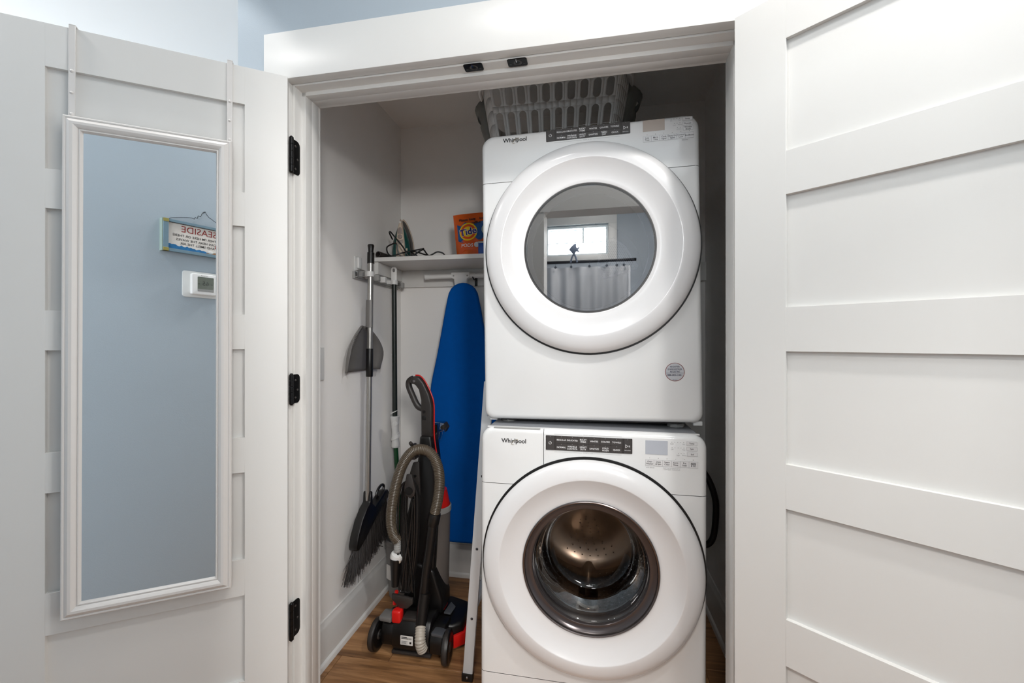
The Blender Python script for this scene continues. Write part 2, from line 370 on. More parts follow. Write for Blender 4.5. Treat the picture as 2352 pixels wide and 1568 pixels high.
# ================================================================== DOORS
ZT = [(1.934, 1.6845), (1.588, 1.338), (1.240, 0.990), (0.891, 0.646), (0.543, 0.300)]
def door(name, corner, d, s, label):
    rz = math.atan2(d[1], d[0])
    r = root(name, (corner[0], corner[1], 0), (0, 0, rz), label=label, kind='structure')
    T = 0.035; Wd = 0.633
    def yy(a, b): return (min(s * a, s * b), max(s * a, s * b))
    for x0, x1 in ((0, 0.108), (0.525, Wd)):
        MB().box(x0, x1, *yy(0, T), 0.010, 2.040).build('stile', DOORP, r, bevel=0.0003, seg=1)
    zs = [2.040] + [z for p in ZT for z in p] + [0.010]
    for i in range(0, 12, 2):
        MB().box(0.1079, 0.5251, *yy(0.0, T), zs[i + 1], zs[i]).build('rail', DOORP, r, bevel=0.0003, seg=1)
    for z1, z0 in ZT:
        b = MB().box(0.107, 0.526, *yy(0.0105, T - 0.0105), z0 - 0.004, z1 + 0.004)
        b.build('panel', DOORP, r, bevel=0.0)
        # narrow sticking bead round the panel
    return r
DL = (-0.8295, -0.5585); DR = (0.7768, -0.6297)
d1 = door('door_1', (-0.8686, 1.118), DL, -1, 'white five panel closet door standing open at left, carrying the hanging mirror')
d2 = door('door_2', (0.3476, 1.105), DR, 1, 'white five panel closet door standing open at right, bare of any mirror')
def hinge(r, side, jx, z0, z1):
    # side -1: left jamb.  barrel beside the door edge, one leaf on the jamb
    h = MB(); bx = jx + (-0.0005 if side < 0 else 0.0005); by = 1.147
    n = 5; dz = (z1 - z0) / n
    for i in range(n): h.cyl((bx - side * 0.004, by, z0 + i * dz + 0.0005), (bx - side * 0.004, by, z0 + (i + 1) * dz - 0.0005), 0.0065, n=14)
    h.cyl((bx - side * 0.004, by, z1), (bx - side * 0.004, by, z1 + 0.004), 0.0055, 0.003, 12).cyl((bx - side * 0.004, by, z0 - 0.004), (bx - side * 0.004, by, z0), 0.003, 0.0055, 12)
    hp = h.build('hinge', BLACKM, r, world=True, FWm=FW)
    pl = rr(1.150, 1.1875, z0, z1, [0.014, 0.001, 0.001, 0.014])
    M = Matrix(((0, 0, 1, jx), (1, 0, 0, 0), (0, 1, 0, 0), (0, 0, 0, 1)))
    lf = MB().prism(pl, -side * 0.0001, -side * 0.0022, M).build('hinge_leaf', BLACKM, hp, bevel=0.0005, seg=1, smooth=30)
    bm_shift(lf, r)
    for zz, yv in ((z1 - 0.018, 1.167), ((z0 + z1) / 2 - 0.004, 1.176), (z0 + 0.017, 1.167)):
        sc = MB().lathe([(0.0001, 0.0012), (0.002, 0.001), (0.0034, 0.0003), (0.0036, 0)], 12, Matrix.Translation((jx - side * 0.0022, yv, zz)) @ Matrix.Rotation(R(-90 * side), 4, 'Y')).build('screw', SATIN, hp)
        bm_shift(sc, r)
def bm_shift(o, r):
    inv = ROOTM[r.name].inverted() @ FW
    o.data.transform(inv)
for z0, z1 in ((1.772, 1.876), (1.074, 1.162), (0.365, 0.473)):
    hinge(d1, -1, -0.882, z0, z1); hinge(d2, 1, 0.382, z0, z1 )
# ball catch strikes in the head jamb
for i, xc in enumerate((-0.3195, -0.1935)):
    c = root('catch_strike', (xc, 1.172, 2.040), label=['black metal ball catch strike under the door head, left one of the pair', 'black metal ball catch strike under the door head, right one of the pair'][i], cat='catch', group='ball catch strikes in the door head')
    pl = rr(-0.0275, 0.0275, -0.0165, 0.0165, 0.006)
    MB().prism(pl, -0.0025, 0.0).build('plate', BLACKM, c, bevel=0.0006, seg=1)
    MB().lathe([(0.0115, -0.0026), (0.010, -0.0036), (0.008, -0.0030), (0.006, -0.0024), (0.0001, -0.0022)], 20, Matrix.Translation((0.001, -0.001, 0)) @ Matrix.Scale(1.0, 4)).build('cup', SATIN, c)
    MB().box(-0.003, -0.001, -0.015, -0.003, -0.0032, -0.0024).build('ridge', CHROME, c, smooth=0)
    for sx in (-0.019, 0.019):
        MB().cyl((sx, 0.004, -0.0032), (sx, 0.004, -0.002), 0.003, n=12).build('screw', BLACK, c)

# ================================================================== OVER-DOOR MIRROR
nL = Vector((0.5585, -0.8295, 0))
mr = root('door_mirror', (-0.8686 + nL.x * 0.0150, 1.118 + nL.y * 0.0150, 0.588), (R(0.5), 0, math.atan2(DL[1], DL[0])), label='tall white framed mirror hung on straps over the left closet door', cat='mirror')
# local: x along the leaf (away from the hinge), y towards the viewer, z up
X0, X1, Z0, Z1 = 0.135, 0.484, 0.0, 1.226
prof = [(0, 0.0), (0, 0.014), (0.003, 0.018), (0.0055, 0.018), (0.007, 0.0165), (0.010, 0.019), (0.016, 0.0235), (0.022, 0.0235), (0.028, 0.020), (0.0305, 0.016), (0.0315, 0.0175), (0.034, 0.0175), (0.0355, 0.014), (0.037, 0.0105), (0.037, 0.0)]
def frame_side(p0, p1, inx, inz):   # mitred moulding from corner p0 to p1 (outer corners), inward dirs
    n = len(prof); vs = []
    for (cx, cz), (ix, iz) in ((p0, inx), (p1, inz)):
        for t, h in prof: vs.append((cx + ix * t, h + 0.004, cz + iz * t))
    return MB().add(vs, [tuple(range(n)), tuple(range(n, 2 * n))] + [(i, (i + 1) % n, n + (i + 1) % n, n + i) for i in range(n)])
A, B, Cc, D = (X0, Z1), (X1, Z1), (X1, Z0), (X0, Z0)
for p, q, ip, iq in ((A, B, (1, -1), (-1, -1)), (B, Cc, (-1, -1), (-1, 1)), (Cc, D, (-1, 1), (1, 1)), (D, A, (1, 1), (1, -1))):
    frame_side(p, q, ip, iq).build('frame_rail', MIRFR, mr, smooth=28)
MB().box(X0 + 0.035, X1 - 0.035, 0.010, 0.0135, Z0 + 0.035, Z1 - 0.035).build('mirror_glass', MIRROR, mr, smooth=0)
MB().box(X0 + 0.004, X1 - 0.004, 0.001, 0.0095, Z0 + 0.004, Z1 - 0.004).build('backing', SATIN, mr, smooth=0)
for sx in (0.473, 0.1425):
    st = MB().box(sx - 0.0065, sx + 0.0065, 0.0015, 0.004, Z1 - 0.03, 1.4565).box(sx - 0.0065, sx + 0.0065, -0.066, 0.004, 1.4565, 1.4590).box(sx - 0.0065, sx + 0.0065, -0.0685, -0.066, 1.41, 1.4590).build('strap', MIRFR, mr, bevel=0.0005, seg=1)
    for zz in (1.343, 1.289, 1.236):
        MB().lathe([(0.0001, 0.003), (0.0022, 0.0026), (0.0036, 0.0012), (0.004, 0)], 14, Matrix.Translation((sx, 0.004, zz)) @ Matrix.Rotation(R(-90), 4, 'X')).build('screw', MIRFR, st)

# ================================================================== WALL THINGS SEEN IN THE MIRROR
def wallM(x, y, z): return Matrix(((-1, 0, 0, x), (0, 0, 1, y), (0, 1, 0, z), (0, 0, 0, 1)))   # text facing +y
sg = root('wall_sign', (-0.690, 0.15, 1.7170), label='painted wooden seaside sign hung by wire on the blue wall, seen in the mirror', cat='sign')
def wl(b, *q): return b.box(*q)
SGB = mat('sign_blue_wood', (112, 138, 152), 0.6, var=0.1, vscale=30)
hw, hh = 0.150, 0.067
MB().box(-hw, hw, 0.012, 0.017, -hh, hh).build('sign_board', mat('sign_face', (226, 218, 210), 0.6, var=0.06, vscale=14), sg, smooth=0)
for q in ((-hw, hw, 0.012, 0.026, hh - 0.011, hh), (-hw, hw, 0.012, 0.026, -hh, -hh + 0.013)): MB().box(*q).build('frame_rail', SGB, sg, bevel=0.001, seg=1)
for q in ((-hw, -hw + 0.018, 0.012, 0.0265, -hh + 0.013, hh - 0.011), (hw - 0.018, hw, 0.012, 0.0265, -hh + 0.013, hh - 0.011)): MB().box(*q).build('frame_stile', SGB, sg, bevel=0.001, seg=1)
for sx in (-1, 1):
    for sz in (-1, 1):
        x0 = sx * hw - (0.019 if sx > 0 else 0); z0 = sz * hh - (0.014 if sz > 0 else 0)
        MB().box(x0, x0 + 0.019, 0.010, 0.0275, z0, z0 + 0.014).build('corner_block', mat('sign_ochre', (150, 140, 74), 0.6), sg, bevel=0.001, seg=1)
MB().box(-hw - 0.004, -hw, 0.0, 0.024, -hh, hh).build('edge_strip', mat('sign_pale_edge', (158, 176, 168), 0.6), sg, smooth=0)
MB().box(-hw + 0.018, hw - 0.018, 0.0172, 0.0185, hh - 0.0125, hh - 0.011).box(-hw + 0.018, hw - 0.018, 0.0172, 0.0185, -hh + 0.013, -hh + 0.0145).box(-hw + 0.018, -hw + 0.0195, 0.0172, 0.0185, -hh + 0.013, hh - 0.011).build('dark_line', mat('sign_brown', (62, 44, 38), 0.6), sg, smooth=0)
b = MB(); b.text('SEASIDE', 0.038, wallM(-0.018, 0.0176, 0.034), 0.0); b.build('title_lettering', mat('sign_red', (150, 44, 40), 0.6), sg, smooth=0)
b = MB(); b.text("WHETHER I'M HERE OR THERE", 0.0142, wallM(-0.018, 0.0176, 0.006), 0.006).text('I CAN HEAR THE WAVES', 0.0142, wallM(-0.024, 0.0176, -0.011), 0.006).text('AND SMELL THE AIR', 0.0142, wallM(-0.024, 0.0176, -0.027), 0.006)
b.build('verse_lettering', INK, sg, smooth=0)
def flatpoly(b, pts, y): return b.add([(x, y, z) for x, z in pts], [tuple(range(len(pts)))])
b = MB(); pts = [(-hw + 0.018, -hh + 0.013)]
random.seed(3)
for i in range(26):
    t = i / 25.0; pts.append((-hw + 0.018 + t * 0.17, -hh + 0.034 - 0.016 * t + random.uniform(-0.003, 0.004)))
pts.append((-hw + 0.19, -hh + 0.013)); flatpoly(b, pts, 0.0174); b.build('painted_waves', mat('sign_sea', (34, 112, 166), 0.6, var=0.5, vscale=60), sg, smooth=0)
b = MB(); flatpoly(b, [(0.0, -hh + 0.013), (0.02, -hh + 0.020), (0.06, -hh + 0.024), (0.10, -hh + 0.022), (hw - 0.018, -hh + 0.024), (hw - 0.018, -hh + 0.013)], 0.0176); b.build('painted_sand', mat('sign_sand', (158, 116, 82), 0.6, var=0.2, vscale=80), sg, smooth=0)
b = MB().lathe([(0.0001, 0.001), (0.010, 0.0006), (0.011, 0)], 16, Matrix.Translation((0.025, 0.0177, -hh + 0.022)) @ Matrix.Rotation(R(-90), 4, 'X') @ Matrix.Scale(0.6, 4, (0, 1, 0))); b.build('painted_shell', WHITELAB, sg)
b = MB(); flatpoly(b, [(0.068, -0.012), (0.040, -0.013), (0.044, -0.018), (0.040, -0.025), (0.068, -0.026)], 0.0178); b.build('painted_signpost', mat('sign_red', (150, 44, 40)), sg, smooth=0)
b = MB(); flatpoly(b, [(0.060, -0.026), (0.055, -0.026), (0.055, -0.046), (0.060, -0.046)], 0.0177); b.build('painted_post', mat('sign_brown', (62, 44, 38)), sg, smooth=0)
pts = [(-hw + 0.02, 0.02, hh), (-0.115, 0.012, hh + 0.009), (-0.07, 0.010, hh + 0.022), (-0.045, 0.010, hh + 0.026), (-0.035, 0.01, hh + 0.024), (-0.032, 0.01, hh + 0.032), (-0.024, 0.01, hh + 0.030), (-0.02, 0.01, hh + 0.042), (-0.012, 0.01, hh + 0.040), (-0.006, 0.01, hh + 0.055), (0.004, 0.01, hh + 0.066), (0.012, 0.01, hh + 0.055), (0.022, 0.01, hh + 0.044), (0.03, 0.01, hh + 0.04), (0.05, 0.01, hh + 0.028), (0.08, 0.011, hh + 0.018), (hw - 0.03, 0.018, hh)]
MB().tube(spline(pts, 5), 0.0011, 5).build('hanging_wire', BLACKM, sg)
MB().cyl((0.004, 0.0, hh + 0.062), (0.004, 0.018, hh + 0.064), 0.0015, n=8).build('nail', BLACKM, sg)

th = root('thermostat', (-0.688, 0.15, 1.5250), label='white square wall thermostat with grey screen on the blue wall, seen in the mirror', cat='thermostat')
MB().prism(rr(-0.078, 0.078, -0.056, 0.056, 0.010), 0.0, 0.006, wallM(0, 0, 0)).build('backplate', WPLAST, th, bevel=0.0012)
MB().prism(rr(-0.0515, 0.0515, -0.045, 0.046, 0.007), 0.006, 0.026, wallM(0, 0, 0)).build('housing', mat('thermostat_white', (240, 238, 236), 0.35), th, bevel=0.004, seg=3)
MB().prism(rr(-0.031, 0.031, -0.030, 0.031, 0.003), 0.026, 0.0266, wallM(0.001, 0, 0.002)).build('screen', mat('thermostat_lcd', (104, 110, 100), 0.25), th, smooth=0)
MB().prism(rr(-0.031, 0.031, -0.033, -0.022, 0.002), 0.0266, 0.0270, wallM(0.001, 0, 0.002)).build('key_strip', mat('thermostat_keys', (150, 150, 148), 0.4), th, smooth=0)
MB().text('- 65 -', 0.026, wallM(0, 0.0268, 0.004), 0.0).build('reading_lettering', mat('lcd_ink', (48, 52, 48), 0.5), th, smooth=0)
MB().text('Honeywell', 0.006, wallM(-0.004, 0.0262, 0.038), 0.0).build('maker_lettering', mat('lcd_ink', (48, 52, 48)), th, smooth=0)

# ================================================================== WASHER AND DRYER
def ofs(y, d=0.0): return y + d
def machine(name, loc, rot, label, cat, H, zb, zseam, dc, kind):
    r = root(name, loc, rot, label, cat)
    hx = 0.344; top = H; rc = 0.030
    outline = rr(-hx, hx, zb, top, [0.040, 0.040, rc, rc], 8)
    # densify the outline
    dense = []
    for i, p in enumerate(outline):
        q = outline[(i + 1) % len(outline)]
        L = math.hypot(q[0] - p[0], q[1] - p[1]); k = max(1, int(L / 0.012))
        for j in range(k): dense.append((p[0] + (q[0] - p[0]) * j / k, p[1] + (q[1] - p[1]) * j / k))
    cx, cz = dc; n = len(dense)
    mx, mz = 0.0, (zb + top) / 2
    def inset(p, t):
        x, z = p; ax = hx - t; az0, az1 = zb + t, top - t
        # scale towards the middle keeps corners round enough for a small inset
        return (x * (ax / hx), mz + (z - mz) * ((az1 - az0) / (top - zb)))
    rows = []
    rf = 0.016
    hole = 0.318
    def circ(rad, yy):
        out = []
        for x, z in dense:
            a = math.atan2(z - cz, x - cx); out.append((cx + rad * math.cos(a), yy, cz + rad * math.sin(a)))
        return out
    rows.append(circ(hole, 0.012)); rows.append(circ(hole, 0.0008)); rows.append(circ(hole + 0.0006, 0.0))
    for k in range(0, 5):
        a = R(90 * k / 4); t = rf * (1 - math.sin(a)); yy = rf * (1 - math.cos(a))
        rows.append([(p[0], yy, p[1]) for p in (inset(q, t) for q in dense)])
    rows.append([(p[0], 0.060, p[1]) for p in dense])
    vs = [v for rw in rows for v in rw]; fs = []
    for i in range(len(rows) - 1):
        for k in range(n):
            q = (k + 1) % n; fs.append((i * n + k, i * n + q, (i + 1) * n + q, (i + 1) * n + k))
    # middle points of the flat face so that the shading stays flat
    me = bpy.data.meshes.new('shell'); me.from_pydata(vs, [], fs)
    def cut(planes, nm, m):
        bm = bmesh.new(); bm.from_mesh(me)
        for co, no in planes:
            bmesh.ops.bisect_plane(bm, geom=bm.verts[:] + bm.edges[:] + bm.faces[:], plane_co=co, plane_no=no, clear_outer=True)
        bmesh.ops.recalc_face_normals(bm, faces=bm.faces[:])
        m2 = bpy.data.meshes.new(nm); bm.to_mesh(m2); bm.free()
        m2.polygons.foreach_set('use_smooth', [True] * len(m2.polygons)); m2.set_sharp_from_angle(angle=R(35)); m2.materials.append(m)
        o = bpy.data.objects.new(nm, m2); COL.objects.link(o); o.parent = r; return o
    g = 0.0008
    if kind == 'washer':
        cp = cut([((0, 0, zseam + g), (0, 0, -1)), ((-0.1403 + g, 0, 0), (-1, 0, 0))], 'control_panel', ENAMEL)
        dd = cut([((0, 0, zseam + g), (0, 0, -1)), ((-0.1403 - g, 0, 0), (1, 0, 0))], 'detergent_drawer', ENAMEL)
        fp = cut([((0, 0, zseam - g), (0, 0, 1)), ((0, 0, 0.196 + g), (0, 0, -1))], 'front_panel', ENAMEL)
        cut([((0, 0, 0.196 - g), (0, 0, 1))], 'toe_panel', ENAMEL)
        # finger pull along the drawer top
        MB().box(-0.302, -0.152, 0.004, 0.020, top - 0.003, top + 0.0012).build('drawer_pull', LGPLAST, dd, bevel=0.001)
    else:
        cp = cut([((0, 0, zseam + g), (0, 0, -1))], 'control_panel', ENAMEL)
        fp = cut([((0, 0, zseam - g), (0, 0, 1))], 'front_panel', ENAMEL)
    # cabinet behind the front
    q = rr(-hx + 0.001, hx - 0.001, zb + 0.001, top - 0.002, [0.036, 0.036, rc, rc], 6)
    vs = [(x, yy, z) for yy in (0.0602, 0.775) for x, z in q]; m_ = len(q)
    cab = MB().add(vs, [tuple(range(m_, 2 * m_))] + [(i, (i + 1) % m_, m_ + (i + 1) % m_, m_ + i) for i in range(m_)])
    cab.build('cabinet', ENAMEL, r, smooth=30)
    if kind == 'washer':
        MB().box(-0.318, 0.318, 0.020, 0.772, top - 0.004, top + 0.003).build('top_panel', GREYTOP, r, bevel=0.002)
        MB().box(-0.325, 0.325, 0.012, 0.020, top - 0.003, top + 0.002).build('top_edge', ENAMEL2, r, bevel=0.001)
    T = Matrix.Translation((cx, 0, cz)) @ YLATHE
    # door seal, gap shade painted as a flat black ring, then the door
    MB().lathe([(0.322, -0.002), (0.322, 0.010), (0.200, 0.010), (0.200, 0.004)], 96, T).build('door_seal', BLACK, r)
    MB().lathe([(0.329, 0.0004), (0.329, 0.0012), (0.3392, 0.0012), (0.3400, 0.0004)], 128, T, close=True).build('door_gap_shade', BLACK, fp, smooth=0)
    dr = MB().lathe([(0.310, 0.0085), (0.3315, 0.0085), (0.3335, 0.0105), (0.3335, 0.015), (0.3315, 0.021), (0.327, 0.026), (0.318, 0.0315), (0.305, 0.0355), (0.290, 0.0380), (0.2795, 0.0388), (0.2775, 0.0386), (0.2760, 0.0376), (0.266, 0.0318), (0.254, 0.0256), (0.242, 0.0204), (0.230, 0.0165), (0.218, 0.0138), (0.2090, 0.0126), (0.2070, 0.0115), (0.2070, 0.002), (0.310, 0.002)], 128, T, close=True).build('door', ENAMEL2, r, smooth=50)
    if kind == 'dryer':
        MB().lathe([(0.2068, 0.002), (0.2068, 0.0112), (0.2035, 0.0112), (0.2030, 0.002)], 96, T, close=True).build('glass_trim', mat('dark_trim', (50, 46, 44), 0.35), dr)
        MB().add([(0, 0, 0.0085)] + [(0.2036 * math.cos(2 * PI * k / 96), 0.2036 * math.sin(2 * PI * k / 96), 0.0085) for k in range(96)], [(0, k + 1, (k + 1) % 96 + 1) for k in range(96)], T).build('door_glass', DGLASS, dr, smooth=0)
        # drum behind the glass
        MB().lathe([(0.204, -0.004), (0.204, -0.03), (0.188, -0.04), (0.188, -0.05), (0.215, -0.06), (0.215, -0.5), (0.0001, -0.5)], 64, T).build('drum', mat('dryer_drum', (120, 120, 124), 0.4), r)
        MB().lathe([(0.1875, -0.0395), (0.192, -0.0385), (0.196, -0.0395), (0.192, -0.041)], 64, T, close=True).build('drum_rim', GASKET, r)
        # lint screen cover: perforated plate
        lint = [(0.042, 0.028), (0.080, 0.040), (0.118, 0.012), (0.156, -0.055), (0.150, -0.068), (0.050, -0.094), (0.042, -0.088), (0.026, -0.045), (0.032, -0.01)]
        M = Matrix.Translation((cx, 0.045, cz)) @ FACE
        pl = MB().prism(lint, 0.0, 0.006, M).build('lint_grille', mat('grille_grey', (150, 150, 154), 0.4), r, bevel=0.002)
        b = MB()
        def inside(px, pz, m=0.007):
            ok = True; k = len(lint)
            for i in range(k):
                x1, z1 = lint[i]; x2, z2 = lint[(i + 1) % k]
                L = math.hypot(x2 - x1, z2 - z1); dd_ = ((x2 - x1) * (pz - z1) - (z2 - z1) * (px - x1)) / L
                if dd_ > -m: return False
            return True
        for j in range(26):
            for i in range(24):
                px = 0.02 + i * 0.0062 + (j % 2) * 0.0031; pz = 0.045 - j * 0.0056
                if inside(px, pz): b.add([(px + 0.0024 * math.cos(a * PI / 3), pz + 0.0024 * math.sin(a * PI / 3), 0.0062) for a in range(6)], [tuple(range(6))], M)
        o = b.build('grille_holes', BLACK, pl, smooth=0); o['kind'] = 'stuff'
    else:
        MB().lathe([(0.2068, 0.000), (0.2068, 0.0165), (0.2045, 0.0175), (0.2015, 0.0160), (0.2000, 0.012), (0.1985, 0.0)], 96, T, close=True).build('glass_trim', mat('dark_chrome', (112, 104, 102), 0.22, 0.9), dr)
        # bowl of glass going back into the drum
        bowl = [(0.2000, 0.011), (0.196, 0.004), (0.186, -0.004), (0.176, -0.010), (0.170, -0.020), (0.166, -0.050), (0.161, -0.095), (0.154, -0.125), (0.143, -0.142), (0.130, -0.149), (0.100, -0.152), (0.05, -0.153), (0.0001, -0.1535)]
        MB().lathe(bowl, 96, T).build('door_bowl', WGLASS, dr, smooth=60)
        MB().lathe([(0.1995, 0.010), (0.194, 0.0055), (0.186, 0.0015), (0.180, 0.0015), (0.176, -0.004), (0.1765, -0.008)], 96, T).build('bowl_rim', mat('bowl_rim_grey', (78, 72, 72), 0.18, 0.6), dr, smooth=50)
        # gasket and drum
        MB().lathe([(0.204, -0.002), (0.206, -0.025), (0.190, -0.035), (0.182, -0.05), (0.192, -0.062), (0.205, -0.075), (0.185, -0.085)], 80, T).build('door_gasket', GASKET, r)
        MB().lathe([(0.185, -0.084), (0.245, -0.09), (0.255, -0.10), (0.255, -0.47), (0.225, -0.50), (0.12, -0.515), (0.0001, -0.50)], 80, T).build('drum', DRUM, r)
        for k in range(3):
            a = 2 * PI * k / 3 + 0.5
            M = T @ Matrix.Rotation(a, 4, 'Z')
            MB().prism([(0.256, -0.038), (0.235, -0.030), (0.205, -0.012), (0.200, 0), (0.205, 0.012), (0.235, 0.030), (0.256, 0.038)], -0.44, -0.12, M).build('drum_paddle', DRUM, r, bevel=0.006)
        b = MB()
        for j in range(14):
            for i in range(60):
                a = 2 * PI * (i + 0.5 * (j % 2)) / 60; h = -0.125 - j * 0.024
                if (i * 3 // 60 * 20 + 10 - i) ** 2 > 70 and i % 20 > 14: continue
                p = T @ Matrix.Rotation(a, 4, 'Z') @ Matrix.Translation((0.2545, 0, h)) @ Matrix.Rotation(R(-90), 4, 'Y')
                b.add([(0.0026 * math.cos(q_ * PI / 3), 0.0026 * math.sin(q_ * PI / 3), 0.0004) for q_ in range(6)], [tuple(range(6))], p)
        for j in range(7):
            for i in range(10 + j * 5):
                a = 2 * PI * i / (10 + j * 5); rad = 0.06 + j * 0.025
                if int(a / (2 * PI) * 6) % 2: continue
                p = T @ Matrix.Translation((rad * math.cos(a), rad * math.sin(a), -0.496))
                b.add([(0.003 * math.cos(q_ * PI / 3), 0.003 * math.sin(q_ * PI / 3), 0) for q_ in range(6)], [tuple(range(6))], p)
        o = b.build('drum_holes', BLACK, r, smooth=0); o['kind'] = 'stuff'
    return r, cp, fp, dr

def text_lines(b, lines, size, x, z, bold=0.01, yy=-0.0009, ls=1.0):
    n = len(lines)
    for i, t in enumerate(lines): b.text(t, size, face(x, yy, z + size * ls * ((n - 1) / 2 - i)), bold)
def controls(cp, strip, cells, disp, dmat, keys, keytxt, side, dots, notes, power_hi):
    x0, x1, z0, z1 = strip
    st = MB().prism(rr(x0, x1, z0, z1, 0.002), -0.0004, 0.0012, face(0, 0, 0)).build('button_strip', STRIP, cp, smooth=0)
    W_ = x1 - x0; b = MB(); zc = (z0 + z1) / 2
    def key(a, c, lo, hi):
        return MB().prism(rr(x0 + a * W_ + 0.0005, x0 + c * W_ - 0.0005, lo + 0.0005, hi - 0.0005, 0.0008, 3), 0.0010, 0.0021, face(0, 0, 0))
    bs = [key(0.004, 0.105, z0, z1), key(0.905, 0.996, z0, z1)]
    for i in range(6):
        for j in range(2): bs.append(key(0.122 + i * 0.1275, 0.122 + (i + 1) * 0.1275, z0 + j * (z1 - z0) / 2, z0 + (j + 1) * (z1 - z0) / 2))
    for q in bs: q.build('button', STRIP2, cp, smooth=0)
    yy = -0.0024
    for i in range(6):
        xx = x0 + W_ * (0.122 + (i + 0.5) * 0.1275)
        for j in range(2): text_lines(b, cells[j][i].split('|'), 0.0068, xx, zc + (0.25 if j == 0 else -0.25) * (z1 - z0) - 0.0015, 0.012, yy)
        for zz in (z1 - 0.003, zc - 0.003): b.box(xx - 0.0005, xx + 0.0005, yy - 0.0003, yy, zz - 0.0005, zz + 0.0005)
    px = x0 + W_ * 0.052
    ring = [(0.0036, 0.0), (0.0045, 0.0)]
    for k in range(20):
        a0 = R(120 + 300 * k / 20); a1 = R(120 + 300 * (k + 1) / 20)
        b.add([(px + q * math.cos(a), yy, zc + q * math.sin(a)) for q, a in ((0.0036, a0), (0.0046, a0), (0.0046, a1), (0.0036, a1))], [(0, 1, 2, 3)])
    b.box(px - 0.0005, px + 0.0005, yy - 0.0003, yy, zc + 0.001, zc + 0.0055)
    for zz in (z1 - 0.003,):
        for xx in (px, x0 + W_ * 0.95): b.box(xx - 0.0005, xx + 0.0005, yy - 0.0003, yy, zz - 0.0005, zz + 0.0005)
    sx = x0 + W_ * 0.945
    tri = [(-0.0062, 0.0055), (0.0030, 0.0), (-0.0062, -0.0055)]; tin = [(-0.0052, 0.0038), (0.0012, 0.0), (-0.0052, -0.0038)]
    for i in range(3):
        p, q, p2, q2 = tri[i], tri[(i + 1) % 3], tin[i], tin[(i + 1) % 3]
        b.add([(sx + u, yy, zc + v) for u, v in (p, q, q2, p2)], [(0, 1, 2, 3)])
    b.box(sx + 0.0042, sx + 0.0052, yy - 0.0002, yy, zc - 0.0028, zc + 0.0028).box(sx + 0.0062, sx + 0.0072, yy - 0.0002, yy, zc - 0.0028, zc + 0.0028)
    b.text('Hold to Start', 0.0034, face(sx, yy, zc - 0.0125), 0.01)
    b.build('white_lettering', INKW, cp, smooth=0)['kind'] = 'stuff'
    # lines above and below the strip
    g = MB()
    for zz in (z1 + 0.0045, z0 - 0.0055):
        g.box(x0 + 0.1 * W_, x0 + 0.43 * W_, -0.0004, 0, zz, zz + 0.0005).box(x0 + 0.56 * W_, x0 + 0.88 * W_, -0.0004, 0, zz, zz + 0.0005)
    g.text(notes[0], 0.0050, face((x0 + x1) / 2, -0.0004, z1 + 0.0052), 0.0).text(notes[1], 0.0050, face((x0 + x1) / 2, -0.0004, z0 - 0.0052), 0.0)
    MB().prism(rr(disp[0], disp[1], disp[2], disp[3], 0.0006), -0.0003, 0.0007, face(0, 0, 0)).build('display', dmat, cp, smooth=0)
    kx0, kx1, kz0, kz1 = keys; kw = (kx1 - kx0) / 6
    t = MB()
    for i in range(6):
        MB().prism(rr(kx0 + i * kw + 0.0003, kx0 + (i + 1) * kw - 0.0003, kz0, kz1, 0.0006, 2), -0.0002, 0.0007, face(0, 0, 0)).build('touch_key', ENAMEL2, cp, smooth=0)
        for q in ((kx0 + i * kw, kx0 + (i + 1) * kw, kz0, kz0 + 0.0004), (kx0 + i * kw, kx0 + (i + 1) * kw, kz1 - 0.0004, kz1), (kx0 + i * kw, kx0 + i * kw + 0.0004, kz0, kz1), (kx0 + (i + 1) * kw - 0.0004, kx0 + (i + 1) * kw, kz0, kz1)):
            g.box(q[0], q[1], -0.0009, -0.0006, q[2], q[3])
        xx = kx0 + (i + 0.5) * kw; zz = (kz0 + kz1) / 2
        if keytxt[i] == '#':
            t.box(xx - 0.0072, xx + 0.0072, -0.0010, -0.0007, zz, zz + 0.0055)
            t.text('& GO', 0.0058, face(xx, -0.0010, zz - 0.0035), 0.02)
            MB().text('LOAD', 0.0052, face(xx, -0.0013, zz + 0.0027), 0.01).build('load_lettering', INKW, cp, smooth=0)
        else: text_lines(t, keytxt[i].split('|'), 0.0064, xx, zz, 0.012)
        t.box(xx - 0.0006, xx + 0.0006, -0.0006, 0, kz1 + 0.0040, kz1 + 0.0054)
    for (a, c, lo, hi), s_ in side:
        MB().prism(rr(a, c, lo, hi, 0.0014, 3), -0.0002, 0.0007, face(0, 0, 0)).build('touch_key', ENAMEL2, cp, smooth=0)
        for q in ((a, c, lo, lo + 0.0004), (a, c, hi - 0.0004, hi), (a, a + 0.0004, lo, hi), (c - 0.0004, c, lo, hi)): g.box(q[0], q[1], -0.0009, -0.0006, q[2], q[3])
        text_lines(t, s_.split('|'), 0.0062, (a + c) / 2, (lo + hi) / 2, 0.012)
    for xa, xb, zz, nn, la, lb in dots:
        for i in range(nn):
            xx = xa + (xb - xa) * i / max(1, nn - 1); t.box(xx - 0.0006, xx + 0.0006, -0.0006, 0, zz - 0.0007, zz + 0.0007)
        g.text(la, 0.0050, face(xa, -0.0005, zz - 0.0052), 0.0).text(lb, 0.0050, face(xb, -0.0005, zz - 0.0052), 0.0)
    for tx, xx, zz, sz in notes[2]: (t if sz < 0.0041 else g).text(tx, sz, face(xx, -0.0006, zz), 0.0)
    t.build('dark_lettering', INK, cp, smooth=0)['kind'] = 'stuff'; g.build('grey_lettering', INKG, cp, smooth=0)['kind'] = 'stuff'
